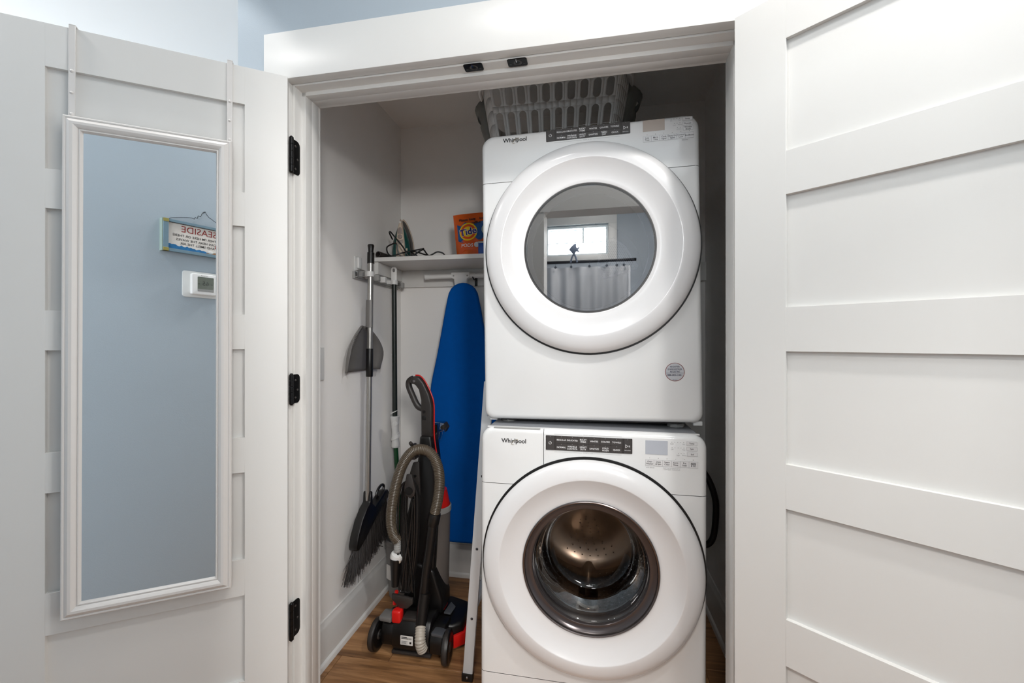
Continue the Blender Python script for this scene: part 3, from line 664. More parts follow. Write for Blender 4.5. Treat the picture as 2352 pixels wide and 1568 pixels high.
def logo(parent, x, z, wdt):
    me = text_mesh('Whirlpool', 0.018); w0 = max(v.co.x for v in me.vertices) - min(v.co.x for v in me.vertices)
    s_ = wdt / w0
    MB().text('Whirlpool', s_, face(x, -0.0008, z) , 0.018).build('logo_lettering', INK, parent, smooth=0)
    el = []
    for k in range(40):
        a = R(-60 + 300 * k / 39)
        u, v = 0.155 * wdt * math.cos(a), 0.055 * wdt * math.sin(a); c_, s2 = math.cos(R(38)), math.sin(R(38))
        el.append((x + 0.035 * wdt + u * c_ - v * s2, -0.0010, z - 0.003 + u * s2 + v * c_))
    MB().tube(el, [0.0004 + 0.0005 * math.sin(PI * k / 39) for k in range(40)], 5).build('logo_swoosh', GOLD, parent)

wr, wcp, wfp, wdr = machine('washing_machine', (0, 1.34, 0), (0, R(0.15), R(-0.6)), 'white front load washing machine on the floor under the dryer', 'washer', 0.985, 0.012, 0.806, (0.003, 0.566), 'washer')
controls(wcp, (-0.1332, 0.1300, 0.9213, 0.9670), (('REGULAR', 'DELICATES', 'BULKY|ITEMS', 'WHITES', 'COLORS', 'TOWELS'), ('NORMAL', 'WRINKLE|CONTROL', 'HEAVY|DUTY', 'SANITIZE', 'COLD|WASH', 'QUICK')),
         (0.168, 0.232, 0.9231, 0.9650), LCD, (0.1681, 0.3170, 0.8886, 0.9073), ('Clean|Washer', 'Drain|& Spin', 'Steam|Clean', 'Extra|Rinse', 'Pre|Soak', '#'),
         (((0.2848, 0.3147, 0.9548, 0.9662), 'Temp'), ((0.2856, 0.3155, 0.9388, 0.9502), 'Spin'), ((0.2866, 0.3161, 0.9226, 0.9340), 'Soil')),
         ((0.2438, 0.2771, 0.9625, 5, 'Cold', 'Hot'), (0.2447, 0.2779, 0.9461, 5, 'Off', 'Fast'), (0.2620, 0.2785, 0.9295, 3, 'Light', 'Heavy')),
         ('WHAT to wash', 'HOW to wash', (('with affresh', 0.182, 0.8835, 0.0052), ('Hold 3 sec for', 0.231, 0.8842, 0.0042), ('Cycle Signal', 0.231, 0.8800, 0.0042), ('Hold 3 sec for', 0.256, 0.8842, 0.0042), ('Control Lock', 0.256, 0.8800, 0.0042))), 0)
logo(wcp if False else [o for o in wr.children if o.name.startswith('detergent_drawer')][0], -0.2355, 0.9440, 0.0800)
dryr, dcp, dfp, ddr = machine('clothes_dryer', (0.003, 1.385, 0.985), (0, R(-0.76), R(-1.2)), 'white front load clothes dryer stacked on top of the washer', 'dryer', 0.9690, 0.0225, 0.8090, (0.0065, 0.574), 'dryer')
controls(dcp, (-0.1247, 0.1399, 0.9278, 0.9652), (('REGULAR', 'DELICATES', 'BULKY|ITEMS', 'WHITES', 'COLORS', 'TOWELS'), ('NORMAL', 'WRINKLE|CONTROL', 'HEAVY|DUTY', 'SANITIZE', 'TIMED|DRY', 'QUICK')),
         (0.1780, 0.2426, 0.9272, 0.9622), LCD2, (0.1779, 0.3266, 0.8950, 0.9125), ('Less|Time', 'More|Time', 'Cycle|Signal', 'Damp Dry|Signal', 'Control|Lock', 'EcoBoost'),
         (((0.2941, 0.3236, 0.9492, 0.9600), 'Temp'), ((0.2950, 0.3242, 0.9345, 0.9455), 'Dryness'), ((0.2961, 0.3249, 0.9197, 0.9316), 'Wrinkle|Shield')),
         ((0.2619, 0.2863, 0.9577, 4, 'Air', 'High'), (0.2711, 0.2872, 0.9438, 3, 'Less', 'More'), (0.2799, 0.2881, 0.9298, 2, 'Off', 'On')),
         ('WHAT to dry', 'HOW to dry', (('Hold 3 sec', 0.301, 0.8905, 0.0040),)), 0)
logo(dcp, -0.2281, 0.9456, 0.0800)
# sticker on the dryer front
sk = MB().prism([(0.0285 * math.cos(2 * PI * k / 40), 0.0285 * math.sin(2 * PI * k / 40)) for k in range(40)], 0.0002, 0.0006, face(0.2623, 0, 0.1798)).build('round_sticker', mat('sticker_rim', (128, 70, 68), 0.4), dfp, smooth=0)
MB().prism([(0.0267 * math.cos(2 * PI * k / 40), 0.0267 * math.sin(2 * PI * k / 40)) for k in range(40)], 0.0006, 0.0008, face(0.2623, 0, 0.1798)).build('sticker_face', mat('sticker_silver', (196, 196, 198), 0.25, 0.6), dfp, smooth=0)
b = MB(); sx, sz = 0.2623, 0.1798
for t_, q_, zz in (('REGISTER', 0.0068, 0.0160), ('ENREGISTRER', 0.0068, 0.0083), ('REGISTRE', 0.0068, 0.0008), ('888-800-3381', 0.0078, -0.0095), ('Whirlpool', 0.003, -0.0240)): b.text(t_, q_, face(sx, -0.0010, sz + zz), 0.02)
b.box(sx - 0.0255, sx + 0.0255, -0.0010, -0.0009, sz - 0.0040, sz - 0.0031)
b.build('sticker_lettering', mat('sticker_ink', (48, 42, 62), 0.5), dfp, smooth=0)['kind'] = 'stuff'
# dryer feet stand on the washer
for fx in (-0.275, 0.275):
    for fy in (0.075, 0.69):
        MB().lathe([(0.0001, 0.0), (0.026, 0.0), (0.027, 0.003), (0.024, 0.010), (0.014, 0.012), (0.014, 0.026), (0.0001, 0.026)], 8, Matrix.Translation((fx, fy, 0.0068 if fx < 0 else -0.0006))).build('foot', LGPLAST, dryr, smooth=30)
MB().box(-0.30, 0.30, 0.05, 0.70, 0.012, 0.0225).build('base_pan', SATIN, dryr, smooth=0)
for sx_ in (-0.318,): MB().box(sx_ - 0.012, sx_ + 0.012, 0.022, 0.05, 0.016, 0.026).build('corner_bracket', ENAMEL, dryr, bevel=0.002)
MB().box(0.318, 0.345, 0.022, 0.05, 0.012, 0.026).build('corner_bracket', ENAMEL, dryr, bevel=0.002)
MB().lathe([(0.0001, 0.003), (0.004, 0.002), (0.005, 0)], 12, Matrix.Translation((-0.336, 0.014, 0.034)) @ YLATHE).build('screw', CHROME, dryr)
MB().box(-0.06, -0.02, 0.10, 0.14, 0.004, 0.014).box(-0.015, 0.05, 0.12, 0.16, 0.004, 0.010).build('hanging_tag', mat('yellow_tag', (150, 146, 60), 0.5), dryr, smooth=0)
for fx in (-0.29, 0.29):
    for fy in (0.06, 0.70): MB().cyl((fx, fy, 0), (fx, fy, 0.02), 0.022, n=12).build('foot', GASKET, wr)
# drain hose at the right
hs = root('drain_hose', (0.46, 2.08, 0.40), label='black drain hose looping out at the right of the washer', cat='hose')
MB().tube(spline([(0.374, 2.12, 0.79), (0.44, 2.07, 0.755), (0.512, 2.02, 0.675), (0.548, 2.0, 0.58), (0.551, 2.0, 0.48), (0.538, 2.0, 0.395), (0.505, 2.01, 0.36), (0.45, 2.05, 0.35), (0.374, 2.115, 0.36)], 8), 0.0135, 12).build('hose', BLACK, hs, world=True)

# ================================================================== LAUNDRY BASKETS ON THE DRYER
bk = root('laundry_basket', (-0.13, 1.80, 1.957), label='white slotted plastic laundry basket on top of the dryer', cat='basket')
def basket(parent, cx, cy, z0, Hh, bx, by, tx, ty, ns, m, mslot, slots=True):
    # front and back panels with real slots; ends plain with a hand hole
    rows_z = ((0.03, 0.190), (0.213, 0.280))
    def wallpt(u, t, side):   # u -1..1 across, t 0..1 up
        x = (bx + (tx - bx) * t) * u; yb = (by + (ty - by) * t)
        e = max(0, abs(u) - 0.86) / 0.14
        yv = yb * (1 - 0.45 * e * e)
        return (cx + x, cy + side * yv, z0 + Hh * t)
    for side in (-1, 1):
        b = MB(); W2 = 2.0
        pitch = 1.70 / ns; us = [-1.0, -0.95, -0.90]
        def quad(u0, u1, t0, t1, nu=1, nt=1):
            for i in range(nu):
                for j in range(nt):
                    a, c = u0 + (u1 - u0) * i / nu, u0 + (u1 - u0) * (i + 1) / nu; d, e = t0 + (t1 - t0) * j / nt, t0 + (t1 - t0) * (j + 1) / nt
                    b.add([wallpt(a, d, side), wallpt(c, d, side), wallpt(c, e, side), wallpt(a, e, side)], [(0, 1, 2, 3)])
        quad(-1, -0.85, 0, 1, 6, 6); quad(0.85, 1, 0, 1, 6, 6)
        zr = [(p / Hh, q / Hh) for p, q in rows_z]
        quad(-0.85, 0.85, 0, zr[0][0], 20); quad(-0.85, 0.85, zr[0][1], zr[1][0], 20); quad(-0.85, 0.85, zr[1][1], 1, 20)
        for lo, hi in zr:
            for i in range(ns):
                uc = -0.85 + (i + 0.5) * pitch; hwid = pitch * 0.29
                hh_ = hwid * bx / Hh * 1.08
                # cell with a rounded slot
                cell = [(uc - pitch / 2, lo), (uc + pitch / 2, lo), (uc + pitch / 2, hi), (uc - pitch / 2, hi)]
                hole_ = []
                for k in range(9): a = PI * k / 8; hole_.append((uc + hwid * math.cos(a), hi - hh_ + hh_ * math.sin(a)))
                for k in range(9): a = PI + PI * k / 8; hole_.append((uc + hwid * math.cos(a), lo + hh_ + hh_ * math.sin(a)))
                nH = len(hole_)
                outer = []
                for (u, t) in hole_:
                    if t > (lo + hi) / 2:
                        s_ = min((pitch / 2) / max(1e-6, abs(u - uc)), 1e9); outer.append((uc + max(-1, min(1, (u - uc) / hwid)) * pitch / 2, hi if abs(u - uc) < hwid * 0.995 else hi - hh_))
                    else:
                        outer.append((uc + max(-1, min(1, (u - uc) / hwid)) * pitch / 2, lo if abs(u - uc) < hwid * 0.995 else lo + hh_))
                vs = [wallpt(u, t, side) for u, t in hole_] + [wallpt(u, t, side) for u, t in outer]
                b.add(vs, [(k, (k + 1) % nH, nH + (k + 1) % nH, nH + k) for k in range(nH)])
                for k in (0, 8, 9, 17):   # corners
                    u, t = hole_[k]; sgn = 1 if u > uc else -1; tt = hi if t > (lo + hi) / 2 else lo
                    kk = {0: 1, 8: 7, 9: 10, 17: 16}[k]
                    b.add([wallpt(uc + sgn * pitch / 2, t, side), wallpt(uc + sgn * pitch / 2, tt, side), wallpt(*outer[kk], side)], [(0, 1, 2)])
        o = b.build('side_panel', m, parent, world=True, smooth=60)
        so = o.modifiers.new('solid', 'SOLIDIFY'); so.thickness = 0.003; so.offset = 0
    for sx in (-1, 1):
        b = MB()
        vs = []; nt_ = 8; nu = 8
        for j in range(nt_ + 1):
            t = j / nt_
            for i in range(nu + 1):
                v = -1 + 2 * i / nu; yv = (by + (ty - by) * t) * 0.55 * v
                bul = (0.012 + 0.05 * t) * (1 - v * v)
                vs.append((cx + sx * (bx + (tx - bx) * t + bul), cy + yv, z0 + Hh * t))
        fs = [(j * (nu + 1) + i, j * (nu + 1) + i + 1, (j + 1) * (nu + 1) + i + 1, (j + 1) * (nu + 1) + i) for j in range(nt_) for i in range(nu) if not (j == 6 and 2 <= i <= 5)]
        o = b.add(vs, fs).build('end_panel', mat('smoky_basket_end', (120, 123, 120), 0.4), parent, world=True, smooth=60)
        so = o.modifiers.new('solid', 'SOLIDIFY'); so.thickness = 0.003; so.offset = 0
    MB().box(cx - bx * 0.97, cx + bx * 0.97, cy - by * 0.9, cy + by * 0.9, z0, z0 + 0.004).build('bottom', m, parent, world=True, bevel=0.001)
    rim = []
    for k in range(64):
        a = 2 * PI * k / 64; c_, s_ = math.cos(a), math.sin(a); e = 0.28
        rim.append((cx + (tx + 0.010) * math.copysign(abs(c_) ** e, c_), cy + (ty + 0.006) * math.copysign(abs(s_) ** e, s_), z0 + Hh))
    MB().tube(rim, 0.008, 8, closed=True).build('rim', m, parent, world=True)
basket(bk, -0.132, 1.810, 1.957, 0.300, 0.238, 0.165, 0.288, 0.205, 10, WPLAST, None)

# ================================================================== ON THE SHELF
SZ = 1.6695
ir = root('steam_iron', (-0.930, 2.035, SZ), (0, 0, R(13)), 'teal and cream steam iron standing on its heel on the shelf', 'iron')
def arch(wd, ht, n=18, pw=0.62):   # pointed arch half profile -> closed outline (x, z)
    rt = []
    for k in range(n + 1):
        t = k / n; rt.append((wd * (math.cos(t * PI / 2) ** pw) * (1.0 + 0.12 * math.sin(t * PI)) if t < 1 else 0.0, ht * t))
    return rt + [(-x, z) for x, z in reversed(rt[:-1])]
def loft(layers, caps=True):
    n = len(layers[0]); vs = [p for L in layers for p in L]; fs = []
    for i in range(len(layers) - 1):
        for k in range(n): q = (k + 1) % n; fs.append((i * n + k, i * n + q, (i + 1) * n + q, (i + 1) * n + k))
    if caps: fs += [tuple(range(n)), tuple(range((len(layers) - 1) * n, len(layers) * n))]
    return MB().add(vs, fs)
def AL(wd, ht, y, dx=0.0): return [(x + dx, y, z + 0.001) for x, z in arch(wd, ht)]
loft([AL(0.054, 0.222, 0.050), AL(0.055, 0.224, 0.047), AL(0.055, 0.224, 0.042)]).build('soleplate', CHROME, ir, smooth=50)
loft([AL(0.0545, 0.223, 0.042), AL(0.0545, 0.223, 0.036), AL(0.053, 0.218, 0.034)]).build('rim', CREAM, ir, smooth=50)
loft([AL(0.052, 0.214, 0.034), AL(0.051, 0.206, 0.015), AL(0.047, 0.196, -0.005), AL(0.040, 0.185, -0.018)]).build('skirt', SATIN, ir, smooth=50)
loft([AL(0.044, 0.190, -0.004), AL(0.043, 0.186, -0.018), AL(0.036, 0.178, -0.030), AL(0.026, 0.168, -0.038)]).build('water_tank', TEAL, ir, smooth=50)
hd = loft([AL(0.0225, 0.205, -0.010), AL(0.0225, 0.203, -0.036), AL(0.020, 0.198, -0.043), AL(0.014, 0.188, -0.046)]).build('handle', CREAM, ir, smooth=50)
BUT = mat('iron_button', (150, 138, 132), 0.4)
MB().prism([(-0.0125, 0.128), (0.0125, 0.128), (0.008, 0.152), (0.0, 0.163), (-0.008, 0.152)], 0.044, 0.050, FACE).build('button', BUT, hd, bevel=0.0015)
MB().lathe([(0.011, 0.044), (0.011, 0.049), (0.009, 0.051), (0.0001, 0.051)], 24, Matrix.Translation((0, 0, 0.113)) @ YLATHE).build('button', BUT, hd, smooth=50)
MB().prism([(-0.014, 0.100)] + [(-0.014 * math.cos(a), 0.090 - 0.016 * math.sin(a)) for a in (PI * k / 10 for k in range(11))] + [(0.014, 0.100), (0.0, 0.095)], 0.044, 0.050, FACE).build('button', BUT, hd, bevel=0.001)
MB().lathe([(0.0001, 0.047), (0.004, 0.0465), (0.0055, 0.044)], 16, Matrix.Translation((0, 0, 0.186)) @ YLATHE).build('spray_nozzle', WPLAST, hd)
MB().lathe([(0.006, 0.0), (0.009, 0.006), (0.006, 0.012)], 16, Matrix.Translation((0.0225, -0.030, 0.052)) @ Matrix.Rotation(R(90), 4, 'Y')).build('dial', CREAM, ir)
cd_ = spline([(-0.958, 1.985, 1.770), (-0.956, 1.950, 1.792), (-0.943, 1.935, 1.793), (-0.915, 1.935, 1.760), (-0.885, 1.937, 1.725), (-0.865, 1.935, 1.695), (-0.852, 1.94, 1.675), (-0.83, 1.945, 1.675), (-0.800, 1.95, 1.700), (-0.785, 1.96, 1.712), (-0.800, 1.97, 1.712), (-0.86, 1.975, 1.705), (-0.90, 1.95, 1.69), (-0.935, 1.935, 1.676), (-0.955, 1.93, 1.690), (-0.960, 1.93, 1.718), (-0.935, 1.93, 1.732), (-0.912, 1.932, 1.735), (-0.905, 1.935, 1.70), (-0.893, 1.945, 1.675), (-0.86, 1.965, 1.675), (-0.83, 1.97, 1.69), (-0.790, 1.965, 1.708), (-0.770, 1.955, 1.690), (-0.755, 1.95, 1.675), (-0.740, 1.955, 1.680), (-0.715, 1.96, 1.693), (-0.690, 1.965, 1.688), (-0.680, 1.97, 1.675), (-0.70, 2.0, 1.674), (-0.80, 2.02, 1.674), (-0.84, 2.05, 1.674), (-0.82, 2.00, 1.676), (-0.865, 1.99, 1.708), (-0.83, 1.985, 1.702), (-0.78, 1.975, 1.685), (-0.735, 1.97, 1.675)], 6)
MB().tube(cd_, 0.0036, 7).build('cord', BLACK, ir, world=True)

pc = root('detergent_pouch', (-0.545, 2.005, SZ), (0, 0, R(4)), 'orange plastic pouch of laundry pods leaning on the shelf beside the dryer', 'pouch')
ORG = mat('pouch_orange', (214, 92, 30), 0.22, bump=0.5, bscale=35, var=0.12, vscale=12)
PW0, PW1, PH = 0.082, 0.102, 0.205
def pf(x, z):   # bulged front face of the pouch, x -1..1, z 0..1 -> local point
    hwid = PW0 + (PW1 - PW0) * z; bulge = 0.042 * (1 - 0.75 * z) * max(0.0, 1 - abs(x) ** 2.5) + 0.0025
    return hwid, bulge
def pmap(px, py_, pz_, off=0.0):
    off += 0.0026
    return pmap0(px, py_, pz_, off)
def pmap0(px, py_, pz_, off=0.0):   # px metres, pz metres on the face
    z = max(0, min(1, pz_ / PH)); hwid = PW0 + (PW1 - PW0) * z; x = max(-1, min(1, px / hwid))
    return (px, -pf(x, z)[1] - off, pz_)
b = MB(); NX, NZ = 20, 14
for sgn in (-1, 1):
    vs = []
    for j in range(NZ + 1):
        for i in range(NX + 1):
            x = -1 + 2 * i / NX; z = j / NZ; hwid, bu = pf(x, z)
            wob = 0.002 * math.sin(7 * x + 3 * z) * (1 - abs(x))
            vs.append((x * hwid, sgn * bu, z * PH + (0.006 * (x + 1) * z)))
    b.add(vs, [(j * (NX + 1) + i, j * (NX + 1) + i + 1, (j + 1) * (NX + 1) + i + 1, (j + 1) * (NX + 1) + i) for j in range(NZ) for i in range(NX)])
b.build('pouch_film', ORG, pc, smooth=60)
def decal(name, m, polys, off, txts=()):
    b = MB()
    for poly in polys:
        cx = sum(p[0] for p in poly) / len(poly); cz = sum(p[1] for p in poly) / len(poly); n = len(poly)
        vs = [pmap(cx, 0, cz, off)] + [pmap(cx + (x - cx) * t, 0, cz + (z - cz) * t, off) for t in (0.5, 1.0) for x, z in poly]
        b.add(vs, [(0, 1 + k, 1 + (k + 1) % n) for k in range(n)] + [(1 + k, 1 + n + k, 1 + n + (k + 1) % n, 1 + (k + 1) % n) for k in range(n)])
    for t, sz, x, z, bold, rot, shear in txts:
        M = Matrix.Translation((x, 0, z)) @ Matrix.Rotation(-rot, 4, 'Y') @ FACE @ Matrix.Shear('XY', 4, (0, 0)) 
        b.text(t, sz, M, bold, fn=lambda px, py_, pz_: pmap(px, py_, pz_, off))
    b.build(name, m, pc, smooth=0)
def disc(x, z, r, n=36, sq=1.0): return [(x + r * math.cos(2 * PI * k / n), z + r * sq * math.sin(2 * PI * k / n)) for k in range(n)]
decal('blue_burst', mat('pouch_blue', (28, 84, 146), 0.25, var=0.35, vscale=70), [[(-0.080, 0.155), (-0.062, 0.145), (-0.04, 0.165), (0.0, 0.155), (0.04, 0.17), (0.095, 0.185), (0.092, 0.085), (0.03, 0.078), (-0.02, 0.085), (-0.05, 0.065), (-0.072, 0.075)]], 0.0006)
decal('orange_panel', mat('pouch_orange_flat', (212, 84, 30), 0.25), [[(-0.062, 0.064), (-0.035, 0.090), (0.012, 0.090), (0.040, 0.066), (0.03, 0.062), (0.03, 0.004), (-0.066, 0.004)]], 0.0010)
decal('yellow_disc', mat('pouch_yellow', (238, 200, 40), 0.25), [disc(-0.022, 0.118, 0.044)], 0.0014)
decal('orange_ring', mat('pouch_red', (222, 82, 34), 0.25), [disc(-0.022, 0.118, 0.037)], 0.0018)
decal('yellow_core', mat('pouch_yellow', (238, 200, 40)), [disc(-0.022, 0.118, 0.026)], 0.0022)
decal('name_outline', INKW, [], 0.0025, (('Tide', 0.046, -0.022, 0.117, 0.055, R(12), 0.2),))
decal('name_lettering', mat('pouch_navy', (42, 34, 110), 0.3), [], 0.0030, (('Tide', 0.046, -0.022, 0.117, 0.022, R(12), 0.2),))
decal('pods_lettering', INKW, [], 0.0020, (('PODS', 0.0235, -0.025, 0.050, 0.01, 0, 0),))
decal('note_lettering', INK, [], 0.0024, (('Please keep', 0.0175, -0.028, 0.178, 0.022, R(5), 0), ('load 3', 0.0160, 0.050, 0.186, 0.022, R(6), 0), ('refill it', 0.0165, 0.016, 0.164, 0.022, R(5), 0)))
decal('count_badge', mat('pouch_badge', (196, 200, 206), 0.3), [disc(0.022, 0.054, 0.013)], 0.0016)
decal('pod_white', mat('pouch_pod', (178, 190, 180), 0.3, var=0.3, vscale=90), [disc(0.066, 0.130, 0.024, 20, 1.1)], 0.0014)
decal('pod_green', mat('pouch_pod_green', (52, 84, 60), 0.3), [disc(0.066, 0.118, 0.010, 14, 0.7), disc(0.060, 0.140, 0.006, 12, 0.8)], 0.0018)
tb = root('pod_tub', (-0.470, 1.945, SZ), label='small blue plastic tub with pale rim in front of the orange pouch', cat='tub')
MB().prism(rr(-0.034, 0.034, -0.018, 0.018, 0.006), 0, 0.050).build('body', mat('tub_blue', (22, 70, 150), 0.3), tb, bevel=0.001)
MB().prism(rr(-0.036, 0.036, -0.020, 0.020, 0.007), 0.050, 0.058).build('rim', LGPLAST, tb, bevel=0.001)
nz = root('vacuum_nozzle', (-0.992, 1.972, SZ + 0.0152), label='short black plastic vacuum tube lying on the shelf beside the iron', cat='nozzle')
Mz = Matrix.Scale(1.15, 4) @ Matrix.Rotation(R(-10), 4, 'Z') @ Matrix.Rotation(R(90), 4, 'X')
MB().lathe([(0.0095, 0.045), (0.0125, 0.045), (0.013, 0.043), (0.0115, -0.01), (0.0105, -0.05), (0.006, -0.052), (0.006, -0.03), (0.0095, 0.02)], 24, Mz, close=True).build('tube', SATIN, nz, smooth=50)

# ================================================================== LEFT WALL: RACK, BROOM, DUSTPAN, MOP
rk = root('broom_rack', (-1.022, 1.94, 1.555), label='white spring clip rack on the left closet wall holding broom and mop', cat='rack')
CLIPC = thin_glass('clip_clear', (0.75, 0.75, 0.75), 1.45, 0.15, 0.05)
MB().box(-1.0215, -1.010, 1.725, 2.165, 1.540, 1.572).build('rail', LGPLAST, rk, bevel=0.002, world=True)
MB().box(-1.010, -1.0, 1.73, 2.16, 1.546, 1.552).build('rail_lip', LGPLAST, rk, world=True)
for yv, mt in ((1.740, CLIPC), (1.804, WPLAST), (1.880, LGPLAST), (1.945, WPLAST), (2.105, CLIPC), (2.150, LGPLAST)):
    MB().box(-1.010, -0.972, yv - 0.011, yv + 0.011, 1.549, 1.577).build('clip_arm', mt, rk, bevel=0.003, world=True)
for yv, px in ((1.7685, -0.960), (2.040, -0.975)):
    b = MB().lathe([(0.0135, -0.011), (0.0175, -0.011), (0.0175, 0.011), (0.0135, 0.011)], 24, Matrix.Translation((px, yv, 1.563)), close=True).box(-1.012, px - 0.015, yv - 0.010, yv + 0.010, 1.554, 1.572)
    b.build('clip_ring', WPLAST, rk, world=True)
hk = root('adhesive_hook', (-1.022, 1.768, 1.608), label='white plastic adhesive hook stuck on the left closet wall above the rack', cat='hook')
MB().prism(rr(-0.026, 0.026, -0.030, 0.034, 0.004), 0.0005, 0.005, Matrix(((0, 0, 1, 0), (1, 0, 0, 0), (0, 1, 0, 0), (0, 0, 0, 1)))).build('base', WPLAST, hk, bevel=0.001)
MB().prism([(-0.014, 0.030), (0.014, 0.030), (0.014, -0.016), (0.010, -0.020), (-0.010, -0.020), (-0.014, -0.016)], 0.005, 0.016, Matrix(((0, 0, 1, 0), (1, 0, 0, 0), (0, 1, 0, 0), (0, 0, 0, 1)))).build('hook', WPLAST, hk, bevel=0.002)
pl = root('outlet_plate', (-1.022, 1.475, 1.176), label='white outlet plate on the left closet wall behind the door jamb', cat='outlet')
MW = Matrix(((0, 0, 1, 0), (1, 0, 0, 0), (0, 1, 0, 0), (0, 0, 0, 1)))
MB().prism(rr(-0.041, 0.041, -0.064, 0.064, 0.004), 0.0002, 0.006, MW).build('plate', WPLAST, pl, bevel=0.0015)
MB().prism(rr(-0.017, 0.017, -0.034, 0.034, 0.002), 0.006, 0.008, MW).build('socket', WPLAST, pl, bevel=0.0006)
for zz in (-0.018, 0.018): MB().box(0.008, 0.0084, -0.008, -0.006, zz - 0.004, zz + 0.004).box(0.008, 0.0084, 0.006, 0.008, zz - 0.004, zz + 0.004).build('slot', BLACK, pl, smooth=0)

# broom
br = root('broom', (-0.960, 1.765, 0.30), label='black angled broom with grey metal pole clipped on the left closet wall', cat='broom')
def pole(z): return (-0.960, 1.749 + (z - 0.5657) * 0.0239, z)
MB().tube([pole(0.52), pole(1.08)], 0.0115, 16).tube([pole(1.22), pole(1.625)], 0.0125, 16).tube([pole(1.08), pole(1.22)], 0.0115, 16).build('pole', SILVER, br, world=True)
MB().tube([pole(1.612), pole(1.660), pole(1.662), pole(1.675), pole(1.692), pole(1.697)], [0.0155, 0.0155, 0.0115, 0.0118, 0.0145, 0.012], 18).build('grip', BLACK, br, world=True)
MB().tube([pole(1.105), pole(1.107), pole(1.228), pole(1.23)], [0.0145, 0.0155, 0.0155, 0.0145], 18).build('sleeve', BLACK, br, world=True)
# head parallel to the wall: outline in (y, z)
def yz(poly, x0, x1): return MB().add([(x, yv, z) for x in (x0, x1) for yv, z in poly], [tuple(range(len(poly))), tuple(range(len(poly), 2 * len(poly)))] + [(i, (i + 1) % len(poly), len(poly) + (i + 1) % len(poly), len(poly) + i) for i in range(len(poly))])
head = [(1.742, 0.600), (1.757, 0.600), (1.760, 0.545), (1.785, 0.520), (1.835, 0.540), (1.875, 0.560), (1.905, 0.556), (1.918, 0.538), (1.912, 0.518), (1.885, 0.510), (1.85, 0.500), (1.80, 0.470), (1.76, 0.448), (1.70, 0.412), (1.645, 0.388), (1.628, 0.392), (1.624, 0.412), (1.636, 0.448), (1.67, 0.502), (1.71, 0.540), (1.738, 0.556)]
yz(head, -0.980, -0.940).build('head', BLACK, br, bevel=0.006, seg=2, world=True)
ring = [( -0.960, 1.862 + 0.036 * math.cos(a), 0.562 + 0.022 * math.sin(a) + 0.008 * math.cos(a)) for a in (2 * PI * k / 24 for k in range(24))]
MB().tube(ring, 0.006, 8, closed=True).build('hanging_loop', BLACK, br, world=True)
b = MB(); random.seed(11)
for i in range(760):
    t = random.random(); s_ = random.uniform(-1, 1)
    y0 = 1.632 + t * 0.275; z0 = 0.395 + t * 0.115 - 0.004; x0 = -0.960 + 0.013 * s_
    y1 = 1.588 + t * 0.362 + random.uniform(-0.01, 0.01); z1 = 0.272 + t * 0.070 + random.uniform(-0.014, 0.014); x1 = x0 + random.uniform(-0.022, 0.016)
    if random.random() < 0.03: y1 -= 0.03; z1 += random.uniform(-0.01, 0.05); x1 = max(-1.012, x1 - 0.02)
    x1 = max(-1.016, x1)
    ym = (y0 + y1) / 2 + random.uniform(-0.004, 0.004); zm = (z0 + z1) / 2
    b.tube([(x0, y0, z0), ((x0 + x1) / 2, ym, zm), (x1, y1, z1)], [0.0016, 0.0015, 0.0010], 4)
o = b.build('bristles', mat('bristle_grey', (46, 43, 42), 0.5), br, world=True); o['kind'] = 'stuff'
# dustpan clipped on the broom pole
dp = root('dustpan', (-0.990, 1.75, 1.13), label='grey plastic dustpan clipped upside down on the broom pole', cat='dustpan')
DPM = mat('dustpan_grey', (104, 102, 100), 0.4)
def half_tube(z0, z1, r0, r1, a0, a1, n=10):
    vs = []; m_ = n + 1
    for z, r_ in ((z0, r0), (z1, r1)):
        px, py_, _ = pole(z)
        for rad in (r_, r_ - 0.003):
            for k in range(m_):
                a = R(a0 + (a1 - a0) * k / n); vs.append((px + rad * math.cos(a), py_ + rad * math.sin(a), z))
    fs = []
    for k in range(n):
        fs += [(k, k + 1, 2 * m_ + k + 1, 2 * m_ + k), (m_ + k, m_ + k + 1, 3 * m_ + k + 1, 3 * m_ + k), (k, k + 1, m_ + k + 1, m_ + k), (2 * m_ + k, 2 * m_ + k + 1, 3 * m_ + k + 1, 3 * m_ + k)]
    fs += [(0, m_, 3 * m_, 2 * m_), (n, m_ + n, 3 * m_ + n, 2 * m_ + n)]
    return MB().add(vs, fs)
half_tube(1.325, 1.447, 0.0185, 0.0185, 75, 325).build('handle_clip', DPM, dp, world=True)
# pan: flared shell opening downwards
rowsP = []
for t in [k / 12 for k in range(13)]:
    z = 1.330 - 0.200 * t
    half = 0.018 + 0.135 * (1 - (1 - min(1, t * 1.25)) ** 2.2) - (0.022 * max(0, t - 0.45) if t > 0.45 else 0)
    yc = 1.768 - 0.016 * t
    dep = 0.016 + 0.042 * min(1, t * 1.6) * (1 - 0.55 * t)
    sec = []
    for k in range(17):
        u = -1 + k / 8
        e = abs(u) ** 5
        sec.append((-1.012 + 0.002 + dep * e + (0.012 * (1 - t)), yc + half * math.copysign(abs(u) ** 0.85, u), z))
    rowsP.append(sec)
vs = [p for rw in rowsP for p in rw]
o = MB().add(vs, [(i * 17 + k, i * 17 + k + 1, (i + 1) * 17 + k + 1, (i + 1) * 17 + k) for i in range(12) for k in range(16)]).build('pan', DPM, dp, world=True, smooth=60)
so = o.modifiers.new('solid', 'SOLIDIFY'); so.thickness = 0.003; so.offset = 1
b = MB()
